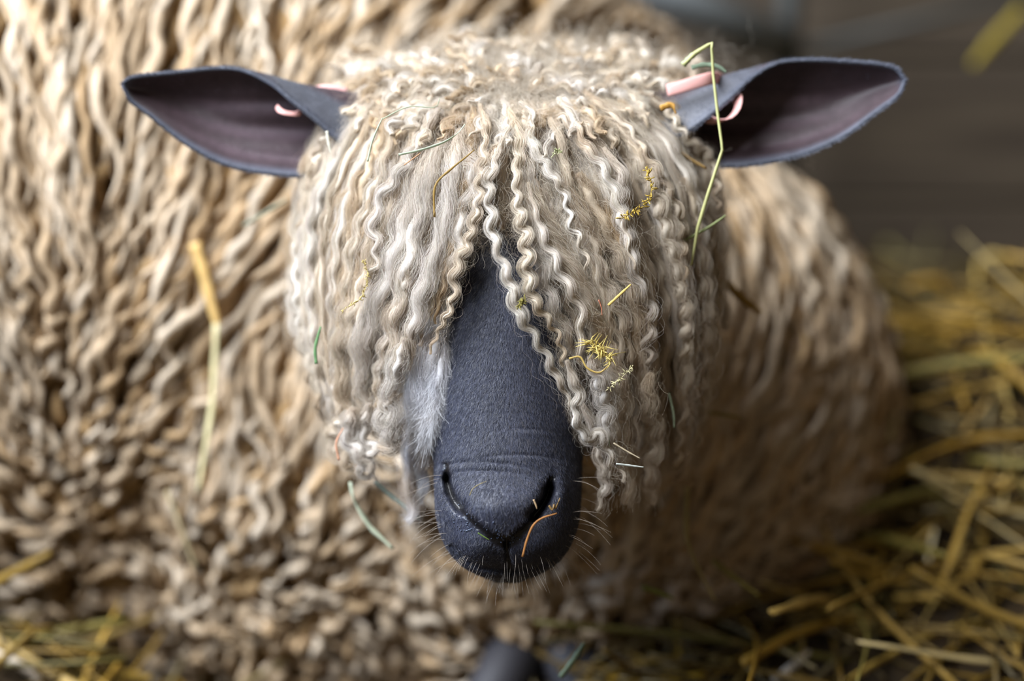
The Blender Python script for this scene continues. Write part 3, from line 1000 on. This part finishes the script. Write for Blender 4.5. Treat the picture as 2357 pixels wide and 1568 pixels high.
# loose fuzz over the crown and forehead
n = 16000
fx = rng.normal(1195, 180, n); fy = np.where(rng.random(n) < 0.45, rng.normal(200, 50, n), rng.uniform(90, 560, n))
fw = dome(fx, fy) + rng.uniform(-0.022, 0.004, n)
p0 = V(fx, fy, fw)
t = np.linspace(0, 1, 12)
d = rng.normal(0, 1, (n, 3)); d[:, 1] -= 0.4; d /= np.linalg.norm(d, axis=1, keepdims=True)
L = rng.uniform(0.008, 0.03, n)
pts = p0[:, None] + d[:, None] * (L[:, None] * t[None])[..., None]
pts += np.stack([np.sin(t[None] * rng.uniform(5, 14, (n, 1)) + rng.uniform(0, 6, (n, 1))) for _ in range(3)], -1) * rng.uniform(0.001, 0.004, (n, 1, 1))
pts[..., 2] = np.minimum(pts[..., 2], (fw + 0.012)[:, None])
fibres('crown_fuzz', v2w(pts), 0.00005, np.repeat((CREAM * rng.uniform(0.7, 1.05, (n, 1)))[:, None], 12, 1), M_FIBRE, sheep, kind='stuff')


# --- body fleece: thousands of crimped locks hanging off trunk, chest and neck
def egg_f(e, p):
    q = (p - np.asarray(e['c'])) @ e['R']
    return (q / np.asarray(e['r']))


def egg_lift(e, p, lift):
    q = egg_f(e, p)
    q /= np.linalg.norm(q, axis=-1, keepdims=True)
    nrm = q / np.asarray(e['r']); nrm /= np.linalg.norm(nrm, axis=-1, keepdims=True)
    surf = (q * np.asarray(e['r'])) @ e['R'].T + np.asarray(e['c'])
    nrm = nrm @ e['R'].T
    return surf + nrm * lift, nrm


def fleece(e, others, n, seg=14, sides=5):
    d = rng.normal(0, 1, (n * 3, 3)); d /= np.linalg.norm(d, axis=1, keepdims=True)
    wgt = np.linalg.norm(d / np.asarray(e['r']), axis=1)
    k = rng.random(n * 3) < wgt / wgt.max()
    p = (d[k] * np.asarray(e['r'])) @ e['R'].T + np.asarray(e['c'])
    ok = p[:, 2] > 0.0
    for o in others:
        ok &= np.linalg.norm(egg_f(o, p), axis=1) > 0.92
    p = p[ok][:n]
    n = len(p)
    under = rng.random(n) < 0.34
    low = 1 - smooth01(0.12, 0.5, p[:, 2])
    Lk = rng.uniform(0.05, 0.12, n) * (1 - 0.35 * low)
    lift0 = np.where(under, 0.004, rng.uniform(0.008, 0.022, n))
    q, nrm = egg_lift(e, p, lift0[:, None])
    jitter = rng.normal(0, 0.28, (n, 3))
    x_, z_ = p[:, 0], p[:, 2]
    fl = 0.55 * np.sin(9 * x_ + 5 * z_) + 0.5 * np.sin(17 * z_ - 11 * x_ + 1.3) + 0.4 * np.sin(31 * x_ + 23 * z_)
    jitter *= (1 + 1.4 * low)[:, None]
    jitter[:, 0] += 0.55 * fl
    path = [q]
    for j in range(1, seg):
        g = np.array([0, 0, -1.0]) + jitter * (0.6 + 0.6 * np.sin(j * 0.5 + p[:, :1] * 40)) 
        g = g + np.array([-1.0, 0, 0]) * (0.7 * smooth01(0.1, -0.5, -p[:, 0]) if False else 0.7 * smooth01(0.05, -0.35, p[:, 0]))[:, None]
        g -= nrm * (g * nrm).sum(1, keepdims=True)
        g /= np.linalg.norm(g, axis=1, keepdims=True) + 1e-9
        lf = lift0 + 0.012 * np.sin(j / (seg - 1) * 3.0) + 0.006 * (j / (seg - 1))
        q, nrm = egg_lift(e, q + g * (Lk / (seg - 1))[:, None], lf[:, None])
        path.append(q)
    C = np.stack(path, 1)                                   # n, seg, 3
    s = np.linspace(0, 1, seg)
    T = np.gradient(C, axis=1); T /= np.linalg.norm(T, axis=2, keepdims=True) + 1e-9
    A = np.cross(T, nrm[:, None]); A /= np.linalg.norm(A, axis=2, keepdims=True) + 1e-9
    Bn = np.cross(A, T)
    th = s[None] * (Lk / rng.uniform(0.018, 0.042, n) * 2 * np.pi)[:, None] + rng.uniform(0, 6.28, (n, 1))
    amp = (rng.uniform(0.001, 0.006, n) * (1 + 0.3 * low))[:, None] * (0.6 + 0.6 * s[None])
    C = C + A * (amp * np.sin(th))[..., None] + Bn * (amp * 0.8 * np.cos(th))[..., None]
    T = np.gradient(C, axis=1); T /= np.linalg.norm(T, axis=2, keepdims=True) + 1e-9
    A = np.cross(T, nrm[:, None]); A /= np.linalg.norm(A, axis=2, keepdims=True) + 1e-9
    Bn = np.cross(A, T)
    Rr = (np.where(under, rng.uniform(0.007, 0.010, n), rng.uniform(0.0030, 0.0072, n))[:, None]
          * (0.8 + 0.2 * np.sin(th)) * (1 - 0.75 * smooth01(0.7, 1.0, s))[None])
    a = np.linspace(0, 2 * np.pi, sides, endpoint=False)
    vs = (C[:, :, None] + A[:, :, None] * (Rr[..., None] * np.cos(a))[..., None] + Bn[:, :, None] * (Rr[..., None] * np.sin(a))[..., None])
    base = (np.arange(n) * seg * sides)[:, None, None]
    i = np.arange(seg - 1)[None, :, None] * sides; kk = np.arange(sides)[None, None]; k2 = (kk + 1) % sides
    F = np.stack([base + i + kk, base + i + k2, base + i + sides + k2, base + i + sides + kk], -1).reshape(-1, 4)
    mixr = rng.random((n, 1))
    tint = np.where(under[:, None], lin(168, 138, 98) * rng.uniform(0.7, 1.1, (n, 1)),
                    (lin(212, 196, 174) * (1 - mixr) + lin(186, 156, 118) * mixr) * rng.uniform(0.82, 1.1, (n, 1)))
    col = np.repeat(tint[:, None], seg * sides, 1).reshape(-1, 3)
    return vs.reshape(-1, 3), F, col


for i, e in enumerate(EGGS):
    vs, F, col = fleece(e, [o for j, o in enumerate(EGGS) if j != i], e['n'])
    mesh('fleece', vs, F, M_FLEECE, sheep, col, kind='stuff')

# ------------------------------------------------------------------ ear tags
def ribbon(name, pts, width_dir, width, thick, label, cat, group=None, color=lin(236, 180, 172)):
    P = resample(np.array([W(*p) for p in pts]), 40)
    wd0 = np.asarray(width_dir[0], float); wd1 = np.asarray(width_dir[1], float)
    k_ = smooth01(0.4, 0.6, np.linspace(0, 1, 40))[:, None]
    Nn = wd0 * (1 - k_) + wd1 * k_
    v, f = tube(P, width, thick, sides=10, N=Nn)
    return mesh(name, v, f, M_TAG, None, np.repeat(color[None], len(v), 0), label=label, cat=cat, group=group)


ribbon('ear_tag', [(1535, 208, -.070), (1560, 202, -.068), (1600, 190, -.067), (1640, 180, -.070), (1660, 184, -.090), (1676, 202, -.098), (1688, 214, -.080), (1699, 230, -.068), (1695, 254, -.064),
                   (1676, 273, -.064), (1648, 277, -.066), (1612, 268, -.075)],
       (UPV, -FWD * 0.8 + RGT * 0.55 + UPV * 0.1), 0.0046, 0.0008, 'pale pink strip tag looped through the ear beside the long hay stem', 'ear tag')
ribbon('ear_tag', [(800, 208, -.095), (765, 202, -.096), (735, 203, -.100), (700, 218, -.104), (690, 258, -.078), (664, 261, -.073), (645, 255, -.074), (637, 246, -.080)],
       (UPV, UPV * 0.7 + FWD * 0.4), 0.0022, 0.0008, 'thin pink tag half hidden in the fold of the ear without hay', 'ear tag')

# ------------------------------------------------------------------ hay and straw
GOLD = lin(196, 158, 78); PALE = lin(214, 198, 150); GREEN = lin(200, 200, 136); BLUEG = lin(156, 176, 150); OLIVE = lin(140, 124, 56); RUST = lin(186, 126, 66)


def stalk(name, P, r, color, label=None, cat='straw', group=None, flat=0.55, n=26, parent=None, taper_=0.6, kind=None, smooth_path=True):
    P = np.asarray(P, float)
    if smooth_path:
        P = resample(P, n)
    n = len(P)
    s = np.linspace(0, 1, n)
    rr = r * (1 - (1 - taper_) * smooth01(0.6, 1, s)) * (1 + 0.10 * np.sin(s * 23 + random.uniform(0, 6)))
    Nn = np.repeat((RGT * random.uniform(-1, 1) + UPV * random.uniform(0.2, 1) - FWD * random.uniform(-.2, .4))[None], n, 0)
    v, f = tube(P, rr, rr * flat, sides=6, N=Nn)
    c = np.repeat((color * (0.92 + 0.16 * rng.random((n, 1)))), 6, 0)
    return mesh(name, v, f, M_STRAW, parent, c, label=label, cat=cat if parent is None else None, group=group, kind=kind)


def kinked(pts, per=7):
    """straight runs with sharp bends, as dry stems bend"""
    out = []
    for a, b in zip(pts[:-1], pts[1:]):
        t = np.linspace(0, 1, per, endpoint=False)[:, None]
        out.append(np.asarray(a) * (1 - t) + np.asarray(b) * t)
    return np.vstack(out + [np.asarray(pts[-1])[None]])


# the long stem that hangs in front of the ear
stem_pts = [W(1572, 150, -.050), W(1600, 122, -.045), W(1638, 99, -.042), W(1642, 172, -.042), W(1652, 262, -.040), W(1663, 345, -.038), W(1632, 440, -.036), W(1606, 525, -.036), W(1592, 606, -.038), W(1560, 645, -.045), W(1538, 680, -.05)]
hs = empty('hay_stalk', stem_pts[-1], 'long bent yellow-green hay stem hanging in front of the tagged ear', 'hay')
stalk('stem', kinked(stem_pts, 5), 4.3 * PXM, GREEN, parent=hs, smooth_path=False, flat=0.8)
stalk('leaf', [W(1592, 156, -.05), W(1620, 149, -.05), W(1652, 153, -.05), W(1672, 166, -.05)], 5.5 * PXM, BLUEG, parent=hs, flat=0.25)
stalk('leaf', [W(1572, 150, -.05), W(1592, 130, -.047), W(1612, 116, -.045)], 7 * PXM, lin(180, 190, 150), parent=hs, flat=0.25)
stalk('side_stem', [W(1560, 562, -.04), W(1612, 534, -.04), W(1645, 514, -.04), W(1670, 496, -.042)], 3.6 * PXM, lin(160, 170, 116), parent=hs)


def seed_head(pts, n, r, color, label, spread, ln, w_):
    P = resample(np.array([W(x, y, w_) for x, y in pts]), 30)
    root = empty('hay_seed_head', P[0], label, 'hay')
    stalk('stem', P, r * 0.5, color, parent=root)
    vs, fs = [], []
    off = 0
    for k in range(n):
        i = random.randrange(0, 30)
        d = rng.normal(0, 1, 3); d /= np.linalg.norm(d)
        p0 = P[i]; p1 = p0 + d * spread * random.uniform(0.4, 1); p2 = p1 + (d * 0.6 + rng.normal(0, 0.5, 3)) * ln * 0.5
        v, f = tube(np.array([p0, p1, p2]), np.array([r * 0.5, r, r * 0.2]), sides=4)
        vs.append(v); fs += [tuple(q + off for q in ff) for ff in f]; off += len(v)
    vs = np.vstack(vs)
    mesh('florets', vs, fs, M_STRAW, root, np.repeat(color[None], len(vs), 0) * rng.uniform(0.85, 1.15, (len(vs), 1)), kind='stuff')


seed_head([(1488, 392), (1500, 430), (1488, 470), (1455, 490), (1425, 505)], 70, 1.8 * PXM, lin(190, 160, 70), 'yellow crumbling seed head caught in locks below the tagged ear', .0035, .003, .002)
seed_head([(836, 598), (846, 628), (842, 662), (826, 690), (790, 713)], 60, 1.5 * PXM, lin(206, 186, 120), 'curved pale seed head caught in wool above the white cheek', .0022, .003, -.012)
seed_head([(1358, 788), (1378, 800), (1392, 815), (1402, 826)], 70, 1.7 * PXM, lin(220, 198, 116), 'bright yellow chaff tuft stuck in locks beside the bridge of the nose', .0045, .014, .014)
seed_head([(1208, 690), (1200, 700), (1192, 706)], 36, 1.6 * PXM, lin(150, 140, 70), 'tiny green-brown chaff clump on the lock beside the nose bridge', .003, .003, .024)
seed_head([(1455, 846), (1432, 868), (1400, 896)], 36, 1.5 * PXM, lin(206, 196, 150), 'pale feathery grass head across matted locks near the mouth', .0025, .004, .012)
seed_head([(1272, 360), (1280, 344), (1292, 352)], 20, 1.4 * PXM, lin(200, 204, 150), 'little pale sprig on the forehead', .002, .003, .012)

HAY = [  # points px, depth, radius px, colour, name, label
    ([(1400, 703), (1425, 680), (1452, 655)], .012, 3.2, lin(206, 180, 100), 'short yellow straw piece slanting across locks above the yellow chaff tuft'),
    ([(1310, 826), (1335, 822), (1352, 848), (1380, 858), (1402, 840)], .014, 2.4, lin(206, 176, 100), 'thin hooked hay strand curled around the chaff tuft'),
    ([(918, 356), (965, 346), (1020, 328), (1052, 308), (1070, 286)], .008, 2.8, lin(190, 202, 172), 'green hay blade lying over the forehead curls'),
    ([(1000, 500), (1002, 428), (1040, 388), (1072, 362), (1092, 345)], .008, 2.6, lin(160, 130, 70), 'thin brown stalk with a kink on the forehead wool'),
    ([(846, 372), (858, 322), (880, 272)], -.008, 2.2, lin(196, 204, 176), 'faint green blade upright in wool near the ear without hay'),
    ([(880, 274), (940, 246), (1000, 247), (1012, 226)], -.018, 1.4, lin(196, 204, 176), 'fine green thread of hay across the crown wool'),
    ([(728, 838), (726, 800), (738, 752)], -.04, 3.6, lin(110, 150, 100), 'short bright green blade in wool at the cheek'),
    ([(752, 302), (756, 330), (762, 355)], -.055, 4.0, lin(220, 216, 196), 'short white straw chip at the base of the ear'),
    ([(862, 1108), (900, 1142), (935, 1168), (966, 1196)], -.075, 6.0, lin(186, 200, 184), 'blue-green hay blade hanging beside the muzzle'),
    ([(806, 1110), (815, 1150), (850, 1210), (880, 1240), (905, 1264)], -.10, 6.5, lin(204, 212, 184), 'pale green blade drooping in the chest wool under the cheek'),
    ([(1418, 1068), (1450, 1072), (1482, 1076)], .006, 2.4, lin(196, 200, 190), 'straight pale straw needle sticking out by the lock tip'),
    ([(1412, 1020), (1445, 1040), (1474, 1056)], .002, 2.0, lin(196, 180, 150), 'fine straw needle slanting out of matted cheek wool'),
    ([(1203, 1282), (1212, 1246), (1226, 1212), (1246, 1194), (1282, 1182)], .030, 2.4, lin(176, 120, 64), 'orange bent straw lying across the nose and lip'),
    ([(1081, 1141), (1088, 1126), (1102, 1116), (1120, 1108)], .026, 1.8, lin(200, 184, 130), 'tiny curved pale straw on top of the nose'),
    ([(1100, 1227), (1114, 1236), (1126, 1243)], .022, 1.5, lin(120, 150, 70), 'tiny green hay bit at the wet nostril'),
    ([(1512, 322), (1560, 350), (1600, 374), (1626, 388)], -.058, 6.0, lin(180, 146, 88), 'golden flat straw tucked under the lock below the tagged ear'),
    ([(1396, 930), (1400, 980), (1404, 1040)], -.012, 3.0, lin(140, 146, 112), 'dull green stem upright in matted wool beside the mouth'),
    ([(1520, 250), (1545, 242), (1556, 262)], -.045, 7.0, lin(200, 150, 70), 'small orange chaff flake at the root of the tagged ear'),
    ([(930, 380), (955, 362), (968, 352)], .004, 3.0, lin(190, 140, 100), 'small rusty leaf scrap on the forehead curls'),
    ([(1378, 690), (1384, 706), (1386, 726)], .012, 3.0, lin(206, 130, 100), 'small reddish scrap in the thick beige lock'),
    ([(1540, 905), (1550, 950), (1552, 985)], -.045, 3.0, lin(150, 162, 134), 'short green stem in shaded locks under the hanging hay stem'),
    ([(780, 1060), (774, 1020), (790, 985)], -.05, 3.0, lin(200, 150, 120), 'pink-brown stalk at the curled wool tips by the jaw'),
    # on the body, out of focus
    ([(448, 560), (466, 620), (484, 690), (500, 752)], -.255, 14, lin(226, 188, 118), 'broad golden straw lying on the flank wool'),
    ([(497, 745), (494, 830), (488, 930), (474, 1020), (455, 1135)], -.25, 11, lin(216, 204, 156), 'long pale straw hanging down the flank below the broad golden one'),
    ([(385, 1130), (408, 1190), (430, 1250), (452, 1312)], -.26, 9, lin(208, 192, 152), 'slanting pale straw low on the flank wool'),
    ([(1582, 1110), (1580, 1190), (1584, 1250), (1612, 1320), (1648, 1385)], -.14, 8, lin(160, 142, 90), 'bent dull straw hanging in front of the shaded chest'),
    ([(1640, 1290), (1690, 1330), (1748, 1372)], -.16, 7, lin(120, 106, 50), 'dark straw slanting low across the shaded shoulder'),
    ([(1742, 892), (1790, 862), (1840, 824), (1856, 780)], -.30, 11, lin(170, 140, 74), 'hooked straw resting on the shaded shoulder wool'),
    ([(1660, 640), (1700, 680), (1752, 722)], -.16, 11, lin(176, 140, 70), 'golden straw tip poking from behind the hanging locks'),
    ([(1620, 948), (1660, 954), (1706, 962)], -.16, 6, lin(150, 130, 60), 'short straw lying level on the shoulder beside the locks'),
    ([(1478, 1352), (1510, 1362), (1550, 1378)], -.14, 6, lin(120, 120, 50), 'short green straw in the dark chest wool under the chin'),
    ([(100, 180), (85, 260), (50, 360), (0, 440)], -.36, 9, lin(150, 140, 80), 'dull green-brown stalk lying on the back wool'),
    ([(30, 520), (55, 620), (80, 700)], -.26, 10, lin(206, 196, 150), 'pale straw upright on the rear flank'),
    ([(560, 520), (610, 490), (660, 460)], -.18, 8, lin(196, 204, 180), 'pale green blade lying on wool under the ear'),
    ([(1290, 1560), (1320, 1520), (1345, 1480)], -.09, 7, lin(120, 136, 110), 'blue-green blade low between the forelegs'),
]
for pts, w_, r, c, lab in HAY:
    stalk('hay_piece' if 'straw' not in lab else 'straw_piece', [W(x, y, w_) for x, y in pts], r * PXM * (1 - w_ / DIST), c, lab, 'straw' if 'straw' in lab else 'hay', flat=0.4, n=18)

# brown chaff lump stuck on the nose
P = [W(1266 + random.uniform(-3, 3) + k * 3.4, 1172 - k * 2.4 + random.uniform(-9, 9), .018 + random.uniform(0, .004)) for k in range(8)]
stalk('chaff_lump', P, 2.6 * PXM, lin(132, 104, 60), 'small brown chaff lump stuck beside the nostril', 'chaff', flat=0.7, n=40)
stalk('chaff_lump', [W(1228, 1150, .024), W(1234, 1164, .024), W(1236, 1172, .024)], 2.2 * PXM, lin(200, 170, 130), 'tiny pale chaff flake inside the nostril edge', 'chaff', n=8)

# --- straw bedding: hand-placed stalks in the corners of the pen
BIG = [  # px points with depth, radius px at depth, colour
    ([(1840, 572, -.62), (1950, 540, -.62), (2020, 556, -.60), (2095, 605, -.58)], 11, lin(170, 160, 100)),
    ([(2150, 482, -.60), (2132, 590, -.58), (2102, 690, -.55)], 11, lin(170, 160, 110)),
    ([(2226, 520, -.66), (2205, 620, -.63), (2190, 700, -.6)], 10, lin(120, 108, 76)),
    ([(2325, 600, -.60), (2270, 590, -.58), (2248, 640, -.57), (2275, 790, -.54), (2318, 930, -.50), (2322, 1060, -.47), (2305, 1180, -.45)], 15, lin(196, 168, 96)),
    ([(2090, 660, -.58), (2165, 645, -.56), (2180, 740, -.54), (2205, 880, -.52), (2230, 960, -.50)], 15, lin(196, 156, 70)),
    ([(2215, 1000, -.48), (2290, 900, -.50), (2357, 830, -.52), (2420, 760, -.52)], 13, lin(196, 160, 90)),
    ([(2268, 1130, -.40), (2262, 1230, -.38), (2235, 1320, -.36), (2150, 1370, -.34), (2060, 1376, -.33)], 14, lin(206, 170, 84)),
    ([(2170, 1195, -.38), (2100, 1260, -.36), (2040, 1330, -.33), (2010, 1390, -.31)], 14, lin(222, 190, 110)),
    ([(2150, 1220, -.37), (2140, 1270, -.36), (2135, 1305, -.36)], 11, lin(230, 214, 170)),
    ([(2220, 1240, -.36), (2170, 1350, -.33), (2120, 1440, -.29)], 12, lin(186, 160, 90)),
    ([(1400, 1566, -.10), (1600, 1558, -.12), (1700, 1520, -.15), (1800, 1460, -.20), (1860, 1420, -.24)], 12, lin(206, 160, 50)),
    ([(1858, 1420, -.25), (1930, 1395, -.26)], 16, lin(206, 168, 80)),
    ([(1820, 1440, -.25), (1900, 1450, -.25), (1980, 1486, -.24)], 13, lin(206, 180, 130)),
    ([(1845, 1360, -.28), (1838, 1420, -.26), (1850, 1510, -.22)], 11, lin(190, 160, 90)),
    ([(1780, 1568, -.16), (1830, 1530, -.18), (1862, 1500, -.20)], 12, lin(226, 216, 200)),
    ([(1900, 1600, -.14), (2030, 1520, -.2), (2150, 1460, -.26), (2260, 1430, -.3)], 14, lin(196, 164, 80)),
    ([(2100, 1040, -.46), (2060, 1110, -.44), (2050, 1150, -.43)], 11, lin(150, 130, 70)),
    ([(2090, 1060, -.46), (2180, 1130, -.44), (2270, 1200, -.42)], 11, lin(166, 140, 76)),
    ([(2330, 1120, -.44), (2230, 1150, -.42), (2130, 1210, -.4), (2050, 1280, -.38)], 11, lin(176, 140, 50)),
    ([(2357, 20, -.95), (2300, 80, -.93), (2240, 150, -.90)], 16, lin(170, 150, 60)),
    ([(30, 1436, -.12), (80, 1480, -.10), (130, 1520, -.08), (215, 1600, -.05)], 15, lin(214, 182, 96)),
    ([(-40, 1470, -.10), (60, 1485, -.09), (250, 1506, -.07), (360, 1535, -.05), (470, 1580, -.03)], 9, lin(200, 166, 96)),
    ([(160, 1556, -.06), (230, 1510, -.08), (290, 1474, -.09), (372, 1468, -.09), (410, 1520, -.07), (460, 1580, -.05)], 9, lin(150, 146, 84)),
    ([(-20, 1500, -.07), (60, 1540, -.06), (110, 1590, -.05)], 14, lin(220, 206, 186)),
    ([(60, 1500, -.1), (100, 1540, -.08), (150, 1600, -.06)], 10, lin(180, 150, 70)),
    ([(-30, 1440, -.14), (30, 1462, -.12), (100, 1490, -.10)], 9, lin(196, 170, 110)),
]
def place_straw(pts, lift=0.025):
    """put a traced stalk on the bedding it lies on"""
    if pts[0][2] < -0.8:
        return np.array([W(*p) for p in pts])
    ws = np.array([ground_w(p[0], p[1]) for p in pts]) + lift
    low = ws[int(np.argmax([p[1] for p in pts]))]
    ws = np.clip(ws, low - 0.30, low + 0.05)
    return np.array([W(p[0], p[1], w) for p, w in zip(pts, ws)])


def colour_word(c):
    l = c.mean()
    if l > 0.50: return 'whitish'
    if l > 0.34: return 'pale yellow'
    if c[1] > c[0] * 0.86: return 'greenish'
    if l > 0.22: return 'golden'
    return 'dark ochre'


def straw_place(x, y):
    if x < -0.1: return 'in the heap under the flank'
    if x > 0.3 and y > 0.65: return 'on the heap against the boards'
    if x > 0.3: return 'on the heap beside the shaded shoulder'
    return 'on the bedding before the chest'


BIGW = ['arched', 'upright', 'dim upright', 'tall hooked', 'square-bent', 'slanting', 'curved', 'split-ended', 'short white-tipped', 'leaning', 'long low', 'stubby thick',
        'flat', 'short upright', 'shiny broken', 'long lying', 'short bent', 'crossing', 'crosswise', 'lone raised', 'thick bright', 'long thin', 'kinked', 'split white', 'narrow', 'thin level']
for (pts, r, c), wd_ in zip(BIG, BIGW):
    P = place_straw(pts)
    d = ((P - CAMP) @ FWD).mean()
    m_ = P.mean(0)
    stalk('straw_stalk', P, r * d / FPX * 0.8, c, '%s %s straw stalk %s' % (wd_, colour_word(c), straw_place(m_[0], m_[1])), 'straw', 'straw stalks on the bedding', flat=0.4, n=24)


def random_straw(x, y, z, L, tilt):
    a = random.uniform(0, 2 * math.pi)
    d = np.array([math.cos(a) * math.cos(tilt), math.sin(a) * math.cos(tilt), math.sin(tilt)])
    b = np.array([-math.sin(a), math.cos(a), 0]) * random.gauss(0, 0.12) + np.array([0, 0, random.gauss(0, 0.10)])
    p = np.array([x, y, z])
    return np.array([p - d * L / 2, p + b * L * 0.5, p + d * L / 2 + b * L * random.uniform(-0.4, 0.5)])


STRAWC = [lin(196, 158, 74), lin(186, 146, 58), lin(200, 166, 90), lin(156, 124, 50), lin(206, 184, 130), lin(146, 132, 66), lin(190, 150, 60)]


def in_body(x, y, z, m=1.02):
    p = np.array([x, y, z])
    return any(np.linalg.norm(egg_f(e, p)) < m for e in EGGS)


cnt = 0
while cnt < 150:
    if random.random() < 0.87:
        x, y = random.uniform(0.10, 0.62), random.uniform(0.12, 0.95)
    else:
        x, y = random.uniform(-0.62, -0.26), random.uniform(0.05, 0.26)
    z = ground(x, y) + random.uniform(0.012, 0.05)
    if in_body(x, y, z, 1.08): continue
    P = random_straw(x, y, z, random.uniform(0.12, 0.32), random.uniform(-0.15, 0.5))
    c = random.choice(STRAWC) * random.uniform(0.55, 0.95)
    stalk('straw_stalk', P, random.uniform(.0028, .0050), c, 'thin %s straw stalk lying loose %s' % (colour_word(c), straw_place(x, y)), 'straw', 'straw stalks on the bedding', flat=0.4, n=9)
    cnt += 1

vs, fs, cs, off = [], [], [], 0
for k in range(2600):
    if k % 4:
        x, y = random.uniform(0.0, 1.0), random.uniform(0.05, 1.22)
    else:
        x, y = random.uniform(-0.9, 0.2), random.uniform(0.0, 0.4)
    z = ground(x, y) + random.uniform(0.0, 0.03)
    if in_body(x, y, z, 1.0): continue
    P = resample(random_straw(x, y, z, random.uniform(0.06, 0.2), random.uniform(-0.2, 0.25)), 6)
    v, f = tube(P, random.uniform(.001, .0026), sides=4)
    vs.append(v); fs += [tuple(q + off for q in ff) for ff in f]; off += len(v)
    cs.append(np.repeat((random.choice(STRAWC) * random.uniform(0.12, 0.5))[None], len(v), 0))  # under-layer colour dimmed to paint shade in the gaps between stalks
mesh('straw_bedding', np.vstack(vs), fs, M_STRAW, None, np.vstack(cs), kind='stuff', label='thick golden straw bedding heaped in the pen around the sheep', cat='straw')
